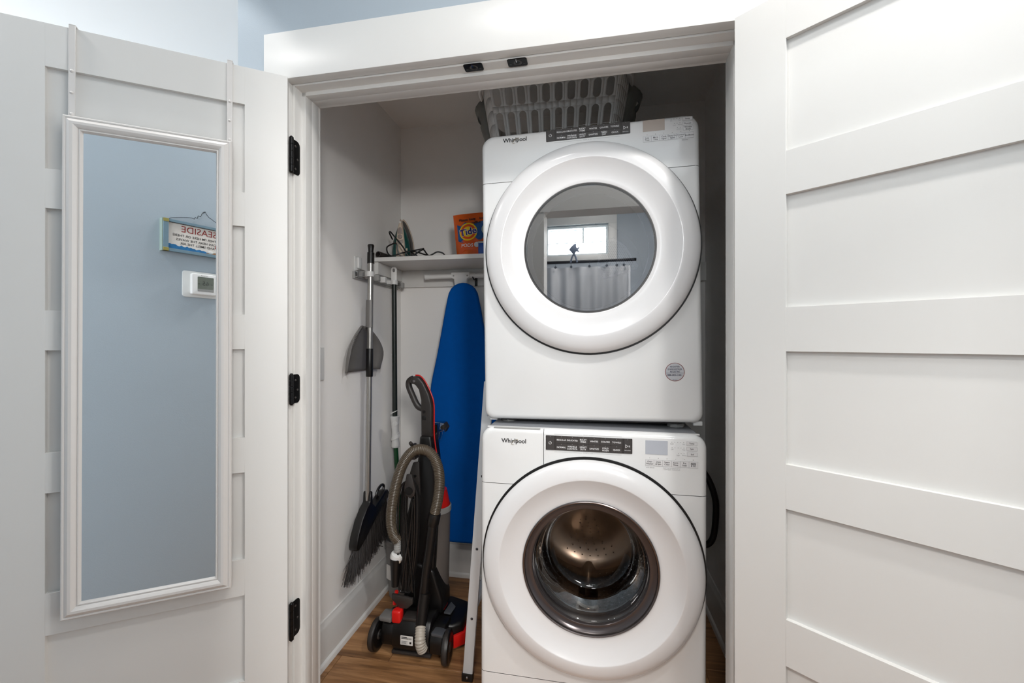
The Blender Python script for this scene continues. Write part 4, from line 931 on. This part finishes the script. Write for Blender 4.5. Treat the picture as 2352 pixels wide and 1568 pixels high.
for k in range(9):
    b.cyl((-0.962 - k * 0.0012, 1.664 - k * 0.0025, 1.300 - k * 0.0065), (-0.955 - k * 0.0012, 1.660 - k * 0.0025, 1.298 - k * 0.0065), 0.0022, 0.001, 6)
b.build('comb_teeth', DPM, dp, world=True)['kind'] = 'stuff'
# mop
mp = root('mop', (-0.975, 2.045, 0.2), label='green and black handled mop clipped to the rack, standing in the grey bucket', cat='mop')
def mpole(z): return (-0.975 + (1.0 - min(1, z)) * 0.022, 2.040 + max(0, 1.56 - z) * 0.006, z)
MB().tube([mpole(0.875), mpole(1.565)], 0.0125, 16).build('upper_pole', DKGREEN, mp, world=True)
MB().tube([(-0.925, 2.040, 0.05), mpole(0.73)], 0.0118, 16).build('lower_pole', GREEN, mp, world=True)
g = [(z, r_) for z, r_ in ((0.722, 0.0200), (0.724, 0.0215), (0.735, 0.0210), (0.765, 0.0175), (0.80, 0.0165), (0.84, 0.0185), (0.868, 0.0225), (0.878, 0.0230), (0.881, 0.020))]
MB().tube([mpole(z) for z, _ in g], [r_ for _, r_ in g], 22).build('twist_grip', mat('grip_white', (216, 216, 214), 0.5, bump=0.9, bscale=260, stretch=(1, 1, 0.6)), mp, world=True)
b = MB()
for k in range(26):
    a = k * 0.5; z = 0.730 + k * 0.0056; rr_ = 0.0185 + 0.004 * abs((z - 0.80) / 0.08) ** 1.6
    px, py_, _ = mpole(z)
    b.tube([(px + rr_ * math.cos(a + j * 0.55), py_ + rr_ * math.sin(a + j * 0.55), z + j * 0.004) for j in range(12)], 0.0012, 5)
b.build('grip_ribs', WPLAST, mp, world=True)['kind'] = 'stuff'
MB().prism(rr(-0.0145, 0.0145, -0.005, 0.080, 0.0140), -0.007, 0.007, Matrix.Translation((-0.975, 2.040, 1.563)) @ Matrix.Rotation(R(12), 4, 'Z') @ FACE).build('hanging_cap', WPLAST, mp, bevel=0.003)
[o for o in mp.children if o.name.startswith('hanging_cap')][0].data.transform(ROOTM['mop'].inverted())
hc = [o for o in mp.children if o.name.startswith('hanging_cap')][0]
MB().prism(rr(-0.006, 0.006, 0.052, 0.070, 0.0058), 0.0066, 0.0078, Matrix.Translation((-0.975, 2.040, 1.563)) @ Matrix.Rotation(R(12), 4, 'Z') @ FACE).build('cap_hole', GPLAST, hc, smooth=0, world=False).data.transform(ROOTM['mop'].inverted())
b = MB(); random.seed(5)
for k in range(70):
    a = random.uniform(0, 2 * PI); rr_ = random.uniform(0.02, 0.075)
    b.tube([(-0.921, 2.04, 0.13), (-0.910 + 0.6 * rr_ * math.cos(a), 2.035 + 0.6 * rr_ * math.sin(a), 0.09), (-0.900 + 0.8 * rr_ * math.cos(a), 2.03 + 0.8 * rr_ * math.sin(a), 0.02)], 0.004, 5)
b.build('mop_strands', WPLAST, mp, world=True)['kind'] = 'stuff'
# bucket
bu = root('bucket', (-0.900, 2.03, 0), label='grey plastic mop bucket with wire handle behind the vacuum', cat='bucket')
BUM = mat('bucket_grey', (132, 130, 128), 0.45)
MB().lathe([(0.0001, 0.004), (0.082, 0.004), (0.084, 0.0), (0.088, 0.002), (0.105, 0.255), (0.1045, 0.262), (0.110, 0.266), (0.112, 0.285), (0.108, 0.290), (0.103, 0.288), (0.099, 0.25), (0.084, 0.010), (0.0001, 0.010)], 48).build('pail', BUM, bu, smooth=40)
for a in (R(200), R(20)):
    MB().lathe([(0.0001, 0.006), (0.010, 0.005), (0.012, 0)], 14, Matrix.Rotation(a, 4, 'Z') @ Matrix.Translation((0.105, 0, 0.235)) @ Matrix.Rotation(R(90), 4, 'Y')).build('handle_ear', BUM, bu)
wire = spline([(-0.112, -0.038, 0.235), (-0.126, -0.066, 0.255), (-0.127, -0.092, 0.278), (-0.122, -0.104, 0.297), (-0.097, -0.108, 0.325), (-0.070, -0.104, 0.353), (-0.01, -0.09, 0.345), (0.08, -0.02, 0.29), (0.112, 0.038, 0.235)], 6)
MB().tube(wire, 0.0018, 6).build('wire_handle', BLACKM, bu)
MB().tube([(-0.124, -0.103, 0.295), (-0.068, -0.105, 0.354)], 0.0085, 12).build('hand_grip', LGPLAST, bu)
MB().prism(rr(-0.03, 0.03, 0.10, 0.17, 0.004), 0.1005, 0.1018, Matrix.Rotation(R(-28), 4, 'Z') @ FACE).build('label', WHITELAB, bu, smooth=0)

# ================================================================== IRONING BOARD
ib = root('ironing_board', (-0.632, 2.10, 0.23), label='blue covered ironing board hanging nose up on the closet back wall', cat='ironing board')
def board_outline(s_=1.0, g=0.0):
    rt = []
    prof_ = [(0.0, 1.5625), (0.022, 1.560), (0.044, 1.550), (0.062, 1.534), (0.075, 1.510), (0.082, 1.480), (0.092, 1.43), (0.105, 1.36), (0.122, 1.27), (0.142, 1.17), (0.160, 1.09), (0.170, 1.04), (0.1755, 0.98), (0.178, 0.90), (0.178, 0.45), (0.178, 0.27), (0.172, 0.245), (0.160, 0.233), (0.0, 0.230)]
    rt = [(x + (g if x > 0 else 0), z) for x, z in prof_]
    return rt + [(-x, z) for x, z in reversed(rt[1:-1])]
ol = board_outline()
vs = []; n = len(ol)
def shrink(o_, k): 
    return [(x * (1 - k / 0.17), 0.9 + (z - 0.9) * (1 - k / 0.66)) for x, z in o_]
layers = [[(-0.632 + x, 2.125, z) for x, z in ol], [(-0.632 + x, 2.108, z) for x, z in ol], [(-0.632 + x, 2.102, z) for x, z in shrink(ol, 0.004)], [(-0.632 + x, 2.099, z) for x, z in shrink(ol, 0.014)]]
loft(layers).build('cover', BLUEFAB, ib, world=True, smooth=50)
TB = MB().tube([(-0.846, 2.150, 1.604), (-0.530, 2.150, 1.604)], 0.0125, 16).tube([(-0.630, 2.150, 1.60), (-0.560, 2.150, 0.42)], 0.011, 12).tube([(-0.668, 2.150, 1.60), (-0.700, 2.150, 0.42)], 0.011, 12)
lg = TB.build('folded_legs', WPLAST, ib, world=True)
MB().tube([(-0.850, 2.150, 1.604), (-0.826, 2.150, 1.604)], 0.0142, 16).build('end_cap', WPLAST, lg, world=False).data.transform(ROOTM[ib.name].inverted())
MB().prism([(-0.072, 0.018), (0.028, 0.018), (0.028, -0.008), (0.014, -0.016), (0.010, -0.048), (-0.052, -0.048), (-0.056, -0.016), (-0.072, -0.010)], -0.014, 0.014, Matrix.Translation((-0.632, 2.150, 1.604)) @ FACE).build('leg_joint', WPLAST, lg, bevel=0.003).data.transform(ROOTM[ib.name].inverted())
for xx in (-0.690, -0.616): MB().cyl((xx, 2.134, 1.604), (xx, 2.137, 1.604), 0.004, n=12).build('rivet', LGPLAST, lg).data.transform(ROOTM[ib.name].inverted())
wh = root('wall_hook', (-0.585, 2.203, 1.60), label='black wall hook behind the nose of the ironing board', cat='hook')
MB().box(-0.592, -0.578, 2.198, 2.2028, 1.556, 1.625).tube([(-0.585, 2.198, 1.586), (-0.585, 2.15, 1.5855), (-0.585, 2.128, 1.594)], 0.0035, 8).build('hook', BLACK, wh, bevel=0.001, world=True)

# ================================================================== FOLDED STEP LADDER BY THE WASHER
ld = root('step_ladder', (-0.44, 1.53, 0), label='narrow folded white metal step ladder leaning against the washer side', cat='ladder')
def lx(z): return -0.4425 + (z / 0.93) * 0.070
def rail(yv, dy):
    b = MB(); hw_ = 0.0185
    vs = []
    for z in (0.022, 1.115):
        c = lx(z); vs += [(c - hw_, yv, z), (c + hw_, yv, z), (c + hw_, yv + dy, z), (c - hw_, yv + dy, z)]
    b.add(vs, [(0, 1, 5, 4), (1, 2, 6, 5), (2, 3, 7, 6), (3, 0, 4, 7), (0, 1, 2, 3), (4, 5, 6, 7)])
    o = b.build('side_rail', ALU, ld, bevel=0.0015, world=True)
    fb = MB(); c = lx(0.012)
    fb.box(c - 0.021, c + 0.021, yv - 0.003, yv + dy + 0.003, 0.0, 0.030).build('foot', BLACK, ld, bevel=0.002, world=True)
    for z in (0.235, 0.495, 0.765, 1.02) if yv < 1.6 else ():
        MB().lathe([(0.0001, 0.003), (0.003, 0.0026), (0.0048, 0.001), (0.005, 0)], 12, Matrix.Translation((lx(z) + 0.001, yv, z)) @ YLATHE).build('rivet', GASKET, ld).data.transform(ROOTM[ld.name].inverted())
    if yv < 1.6: MB().lathe([(0.0001, 0.003), (0.003, 0.0026), (0.0045, 0)], 12, Matrix.Translation((lx(0.014), yv - 0.003, 0.016)) @ YLATHE).build('screw', CHROME, ld).data.transform(ROOTM[ld.name].inverted())
rail(1.530, 0.016); rail(1.895, 0.016)
for z in (0.27, 0.54, 0.81, 1.06): MB().box(lx(z) - 0.014, lx(z) + 0.014, 1.546, 1.895, z - 0.010, z + 0.010).build('tread', ALU, ld, bevel=0.002, world=True)

# ================================================================== UPRIGHT VACUUM
va = root('vacuum_cleaner', (-0.70, 1.68, 0), label='black and red upright vacuum cleaner on the closet floor, hose looped over', cat='vacuum')
def V(b, name, m, parent=None, **k): return b.build(name, m, va, world=True, **k) if parent is None else sub(b.build(name, m, parent, **k))
def sub(o): o.data.transform(ROOTM[va.name].inverted()); return o
# base: motor housing between the wheels
mh = V(MB().add(*(lambda P: ([(x, p[0], p[1]) for x in (-0.772, -0.615) for p in P], [tuple(range(len(P))), tuple(range(len(P), 2 * len(P)))] + [(i, (i + 1) % len(P), len(P) + (i + 1) % len(P), len(P) + i) for i in range(len(P))]))([(1.606, 0.022), (1.592, 0.050), (1.588, 0.085), (1.596, 0.118), (1.615, 0.142), (1.645, 0.152), (1.69, 0.150), (1.72, 0.13), (1.73, 0.022)])), 'motor_housing', BLACK, bevel=0.006)
V(MB().box(-0.776, -0.611, 1.598, 1.74, 0.012, 0.024), 'base_plate', SATIN, bevel=0.003)
lm = Matrix.Translation((-0.7055, 1.5874, 0.081)) @ FACE
lb = V(MB().prism(rr(-0.026, 0.026, -0.018, 0.018, 0.002), 0.0005, 0.0016, lm), 'rating_label', WHITELAB, mh, smooth=0)
b = MB()
for i in range(2): b.box(-0.022, 0.002 + i * 0.004, 0.0105 - i * 0.0048, 0.0135 - i * 0.0048, 0.0017, 0.0019, lm).box(0.004, 0.021, 0.0105 - i * 0.0048, 0.0118 - i * 0.0048, 0.0017, 0.0019, lm)
for i in range(5): b.box(-0.022, 0.004 - (i % 2) * 0.006, -0.004 - i * 0.0028, -0.0030 - i * 0.0028, 0.0017, 0.0019, lm)
b.box(0.012, 0.020, -0.012, -0.004, 0.0017, 0.0019, lm)
sub(b.build('label_print', INK, mh, smooth=0))['kind'] = 'stuff'
V(MB().box(-0.735, -0.665, 1.610, 1.66, 0.140, 0.1545), 'vent_panel', SATIN, mh, bevel=0.004)
def wheel(c, tilt):
    M = Matrix.Translation(c) @ Matrix.Rotation(tilt, 4, 'Z') @ Matrix.Rotation(R(90), 4, 'Y') @ Matrix.Scale(0.84, 4)
    o = V(MB().lathe([(0.0001, 0.012), (0.045, 0.012), (0.052, 0.016), (0.063, 0.017), (0.071, 0.013), (0.0735, 0.0), (0.071, -0.013), (0.063, -0.017), (0.052, -0.016), (0.045, -0.012), (0.0001, -0.012)], 40, M), 'wheel', BLACK, smooth=40)
    sub(MB().lathe([(0.0705, 0.0125), (0.0738, 0.004), (0.0738, -0.004), (0.0705, -0.0125)], 40, M).build('tyre', SATIN, o, smooth=50))
    sub(MB().lathe([(0.0001, 0.0175), (0.018, 0.0165), (0.022, 0.012)], 24, M).build('hub', SATIN, o))
wheel((-0.852, 1.628, 0.0620), R(-2)); wheel((-0.545, 1.606, 0.0620), R(6))
V(MB().tube([(-0.84, 1.628, 0.062), (-0.555, 1.607, 0.062)], 0.012, 12), 'axle', BLACK)
# fenders
for x0, x1, y0 in ((-0.830, -0.772, 1.615), (-0.615, -0.560, 1.595)):
    P_ = [(y0, 0.03), (y0 - 0.006, 0.08), (y0 + 0.008, 0.112), (y0 + 0.045, 0.128), (y0 + 0.11, 0.12), (y0 + 0.13, 0.03)]
    V(MB().add([(x, p[0], p[1]) for x in (x0, x1) for p in P_], [tuple(range(6)), tuple(range(6, 12))] + [(i, (i + 1) % 6, 6 + (i + 1) % 6, 6 + i) for i in range(6)]), 'side_pod', BLACK, bevel=0.008)
V(MB().prism([(-0.838, 1.612), (-0.782, 1.606), (-0.776, 1.640), (-0.790, 1.672), (-0.836, 1.668)], 0.126, 0.146), 'grey_cap', GPLAST, bevel=0.006)
V(MB().prism([(-0.606, 1.588), (-0.556, 1.582), (-0.548, 1.62), (-0.60, 1.64)], 0.108, 0.122), 'grey_cap', mat('slate_plastic', (74, 76, 80), 0.4), bevel=0.005)
V(MB().prism([(-0.60, 1.72), (-0.568, 1.716), (-0.562, 1.77), (-0.592, 1.80)], 0.114, 0.122), 'grey_cap', mat('slate_plastic', (74, 76, 80)), bevel=0.004)
# cleaning head reaching back to the right
hp_ = [(-0.80, 1.70), (-0.60, 1.66), (-0.545, 1.67), (-0.508, 1.70), (-0.505, 1.80), (-0.525, 1.845), (-0.60, 1.87), (-0.80, 1.88), (-0.83, 1.84), (-0.83, 1.74)]
V(MB().prism(hp_, 0.016, 0.105), 'cleaning_head', BLACK, bevel=0.012, seg=3)
rp = [(-0.535, 1.655), (-0.497, 1.69), (-0.493, 1.805), (-0.515, 1.855), (-0.60, 1.882), (-0.80, 1.892), (-0.842, 1.85), (-0.842, 1.74), (-0.83, 1.74), (-0.83, 1.84), (-0.80, 1.88), (-0.60, 1.87), (-0.525, 1.845), (-0.505, 1.80), (-0.508, 1.70), (-0.54, 1.668)]
V(MB().prism(rp, 0.020, 0.070), 'red_bumper', RED, bevel=0.003)
V(MB().prism([(-0.780, 1.604), (-0.742, 1.604), (-0.738, 1.622), (-0.744, 1.646), (-0.766, 1.650), (-0.780, 1.628)], 0.128, 0.178), 'foot_pedal', RED, bevel=0.008, seg=3)
V(MB().tube([(-0.782, 1.66, 0.225), (-0.790, 1.665, 0.20), (-0.792, 1.66, 0.17)], 0.008, 8), 'red_latch', RED)
# spine and handle
sp = [(-0.655, 0.12), (-0.640, 0.30), (-0.628, 0.53), (-0.634, 0.68), (-0.642, 0.77), (-0.655, 0.86), (-0.655, 0.98), (-0.668, 1.035), (-0.694, 1.086), (-0.716, 1.112), (-0.742, 1.114), (-0.762, 1.106), (-0.769, 1.090), (-0.772, 1.066), (-0.748, 1.016), (-0.724, 0.972), (-0.705, 0.972), (-0.706, 0.86), (-0.712, 0.78), (-0.730, 0.66), (-0.768, 0.50), (-0.785, 0.30), (-0.780, 0.12)]
sp_lo = [p for p in sp if p[1] <= 0.87]
V(MB().prism([(x, z) for x, z in sp_lo], -0.055, 0.035, Matrix.Translation((0, 1.752, 0)) @ FACE), 'spine', BLACK, bevel=0.010, seg=3)
neck = [(-0.655, 0.85), (-0.655, 0.985), (-0.668, 1.035), (-0.694, 1.086), (-0.716, 1.110), (-0.742, 1.113), (-0.760, 1.100), (-0.756, 1.080), (-0.735, 1.078), (-0.716, 1.055), (-0.706, 1.01), (-0.705, 0.85)]
V(MB().prism(neck, -0.020, 0.022, Matrix.Translation((0, 1.752, 0)) @ FACE), 'handle_neck', SATIN, bevel=0.008, seg=3)
V(MB().tube(spline([(-0.748, 1.752, 1.102), (-0.766, 1.752, 1.090), (-0.768, 1.752, 1.066), (-0.752, 1.752, 1.028), (-0.730, 1.752, 0.985), (-0.710, 1.752, 0.972), (-0.69, 1.752, 0.968)], 5), 0.0135, 12), 'handle_loop', SATIN)
V(MB().tube(spline([(-0.738, 1.752, 1.1155), (-0.716, 1.752, 1.1125), (-0.692, 1.752, 1.087), (-0.666, 1.752, 1.036), (-0.6535, 1.752, 0.985), (-0.6525, 1.752, 0.86), (-0.640, 1.752, 0.77)], 6), 0.0030, 8), 'red_stripe', RED)
V(MB().box(-0.700, -0.682, 1.728, 1.733, 0.925, 0.945), 'button', BLACK, bevel=0.002)
V(MB().cyl((-0.690, 1.725, 0.962), (-0.690, 1.734, 0.962), 0.006, n=12), 'neck_screw', BLACK)
V(MB().cyl((-0.735, 1.727, 1.092), (-0.735, 1.733, 1.092), 0.006, n=12), 'neck_screw', CHROME)
# grey back plate between the hooks
V(MB().prism([(-0.722, 0.755), (-0.695, 0.760), (-0.690, 0.62), (-0.735, 0.61), (-0.752, 0.66)], 0.0, 0.012, Matrix.Translation((0, 1.698, 0)) @ FACE), 'back_plate', SATIN, bevel=0.003)
V(MB().cyl((-0.712, 1.684, 0.700), (-0.712, 1.688, 0.700), 0.006, n=14), 'screw_hole', BLACK)
V(MB().box(-0.725, -0.700, 1.655, 1.70, 0.775, 0.790).tube([(-0.712, 1.69, 0.83), (-0.712, 1.655, 0.835), (-0.714, 1.640, 0.850)], 0.008, 8), 'hose_hook', SATIN, bevel=0.003)
hkk = V(MB().prism([(-0.728, 0.722), (-0.706, 0.722), (-0.690, 0.66), (-0.694, 0.635), (-0.712, 0.622), (-0.730, 0.635), (-0.740, 0.66)], 0.0, 0.012, Matrix.Translation((0, 1.646, 0)) @ FACE), 'cord_hook', SATIN, bevel=0.004)
V(MB().cyl((-0.716, 1.63, 0.655), (-0.716, 1.70, 0.655), 0.016, n=18), 'hook_post', BLACK)
V(MB().prism([(-0.790, 0.232), (-0.698, 0.222), (-0.698, 0.200), (-0.722, 0.178), (-0.752, 0.178), (-0.788, 0.210)], 0.0, 0.014, Matrix.Translation((0, 1.640, 0)) @ FACE), 'lower_cord_hook', SATIN, bevel=0.004)
V(MB().tube([(-0.742, 1.700, 0.205), (-0.742, 1.635, 0.205)], 0.014, 12), 'lower_hook_post', BLACK)
b = MB(); random.seed(21)
for k in range(11):
    w_ = 0.014 + 0.0030 * k; y_ = 1.652 + 0.0035 * (k % 5); jt = random.uniform(-0.006, 0.006)
    cx = -0.719 + jt
    b.tube(spline([(cx - w_ * 0.2, y_, 0.688), (cx - w_ * 0.8, y_, 0.660), (cx - w_ - 0.002, y_, 0.58), (cx - w_ * 1.0 - 0.002, y_ - 0.004, 0.40), (cx - w_ * 0.85 - 0.006, y_, 0.25), (cx - 0.016, y_, 0.232), (cx + w_ * 0.3 - 0.008, y_, 0.25), (cx + w_ * 0.75, y_ - 0.004, 0.40), (cx + w_ * 0.9, y_, 0.58), (cx + w_ * 0.75, y_, 0.655), (cx + w_ * 0.25, y_, 0.690)], 5, closed=True), 0.0042, 7, closed=True)
b.tube(spline([(-0.735, 1.642, 0.62), (-0.728, 1.640, 0.48), (-0.712, 1.640, 0.34), (-0.705, 1.643, 0.24)], 5), 0.0042, 7).tube(spline([(-0.700, 1.641, 0.62), (-0.715, 1.639, 0.48), (-0.738, 1.640, 0.34), (-0.752, 1.643, 0.24)], 5), 0.0042, 7)
V(b, 'power_cord', mat('cord_black', (26, 25, 25), 0.3))
V(MB().box(-0.772, -0.758, 1.640, 1.655, 0.352, 0.378), 'cord_plug', CREAM, bevel=0.003)
# hose
hpts = spline([(-0.776, 1.655, 0.438), (-0.792, 1.648, 0.470), (-0.799, 1.643, 0.527), (-0.791, 1.640, 0.60), (-0.771, 1.638, 0.690), (-0.742, 1.638, 0.765), (-0.705, 1.640, 0.812), (-0.664, 1.642, 0.824), (-0.626, 1.644, 0.808), (-0.600, 1.646, 0.762), (-0.591, 1.648, 0.700), (-0.598, 1.650, 0.630), (-0.614, 1.652, 0.560)], 10)
hp2 = []; hr = []
def resample(pts, step):
    out = [pts[0]]; acc = 0.0
    for a, c in zip(pts, pts[1:]):
        L = (c - a).length
        while acc + L >= step:
            t = (step - acc) / L; a = a + (c - a) * t; out.append(a.copy()); L = (c - a).length; acc = 0.0
        acc += L
    return out
hp2 = resample([Vector(p) for p in hpts], 0.0016); hr = [0.0215 if (i // 2) % 2 == 0 else 0.0192 for i in range(len(hp2))]
V(MB().tube(hp2, hr, 18), 'hose', HOSE, smooth=80)
V(MB().tube([(-0.612, 1.652, 0.565), (-0.613, 1.652, 0.560), (-0.621, 1.652, 0.522), (-0.622, 1.652, 0.515)], [0.023, 0.0245, 0.0245, 0.022], 20).tube([(-0.620, 1.652, 0.53), (-0.632, 1.650, 0.432), (-0.645, 1.645, 0.342), (-0.655, 1.640, 0.24)], 0.0195, 18).tube([(-0.651, 1.640, 0.245), (-0.654, 1.630, 0.198), (-0.656, 1.612, 0.122)], 0.0225, 18), 'rigid_tube', BLACK)
he = resample([Vector(p) for p in spline([(-0.656, 1.612, 0.130), (-0.648, 1.584, 0.105), (-0.644, 1.578, 0.080), (-0.638, 1.586, 0.052)], 10)], 0.0022)
V(MB().tube(he, [0.0215 if (i // 2) % 2 == 0 else 0.0190 for i in range(len(he))], 16), 'end_hose', mat('hose_pale', (176, 168, 156), 0.35), smooth=80)
# hose coupling and crevice tool at the left
b = MB()
for k in range(6): b.lathe([(0.0125, 0.0), (0.0150, 0.002), (0.0150, 0.007), (0.0125, 0.009)], 20, Matrix.Translation((-0.776, 1.655, 0.395 + k * 0.009)))
V(b.tube([(-0.776, 1.655, 0.392), (-0.774, 1.655, 0.452)], 0.0125, 16), 'hose_coupling', LGPLAST)
V(MB().lathe([(0.010, -0.014), (0.026, -0.010), (0.028, 0.0), (0.026, 0.010), (0.012, 0.016)], 28, Matrix.Translation((-0.780, 1.658, 0.372)) @ Matrix.Rotation(R(20), 4, 'Y')), 'ribbed_collar', WPLAST)
V(MB().tube([(-0.781, 1.650, 0.368), (-0.783, 1.650, 0.300), (-0.784, 1.650, 0.255)], [0.0225, 0.0185, 0.0165], 18), 'crevice_tool', BLACK)
# dust cup at the far right with red lid
V(MB().lathe([(0.0001, 0.0), (0.050, 0.0), (0.060, 0.03), (0.066, 0.36), (0.064, 0.365)], 40, Matrix.Translation((-0.665, 1.800, 0.165))), 'dust_cup', CUP)
V(MB().lathe([(0.067, 0.352), (0.070, 0.354), (0.070, 0.375), (0.066, 0.378)], 40, Matrix.Translation((-0.665, 1.800, 0.165))), 'cup_ring', LGPLAST)
V(MB().lathe([(0.064, 0.375), (0.062, 0.39), (0.050, 0.445), (0.0001, 0.45)], 40, Matrix.Translation((-0.665, 1.800, 0.165))), 'red_lid', RED)
V(MB().box(-0.614, -0.606, 1.752, 1.80, 0.110, 0.190), 'red_release', RED, bevel=0.003)
V(MB().prism([(-0.730, 0.12), (-0.600, 0.12), (-0.600, 0.18), (-0.640, 0.30), (-0.730, 0.33)], -0.06, 0.05, Matrix.Translation((0, 1.755, 0)) @ FACE), 'lower_body', BLACK, bevel=0.012, seg=3)
# clear turbo brush tool on the back
tbm = V(MB().prism([(-0.690, 0.905), (-0.628, 0.905), (-0.622, 0.900), (-0.622, 0.876), (-0.630, 0.866), (-0.642, 0.862), (-0.646, 0.84), (-0.660, 0.80), (-0.680, 0.80), (-0.690, 0.84)], -0.025, 0.025, Matrix.Translation((0, 1.815, 0)) @ FACE), 'turbo_brush_shell', CLEARP, bevel=0.006)
V(MB().cyl((-0.628, 1.79, 0.885), (-0.628, 1.84, 0.885), 0.010, n=14).prism([(-0.624, 0.903), (-0.612, 0.882), (-0.622, 0.862)], -0.02, 0.02, Matrix.Translation((0, 1.818, 0)) @ FACE).tube([(-0.672, 1.815, 0.89), (-0.668, 1.815, 0.81)], 0.009, 10), 'turbo_brush_roller', SATIN)
V(MB().tube([(-0.672, 1.815, 0.805), (-0.668, 1.810, 0.74)], [0.014, 0.012], 12), 'turbo_brush_neck', BLACK)
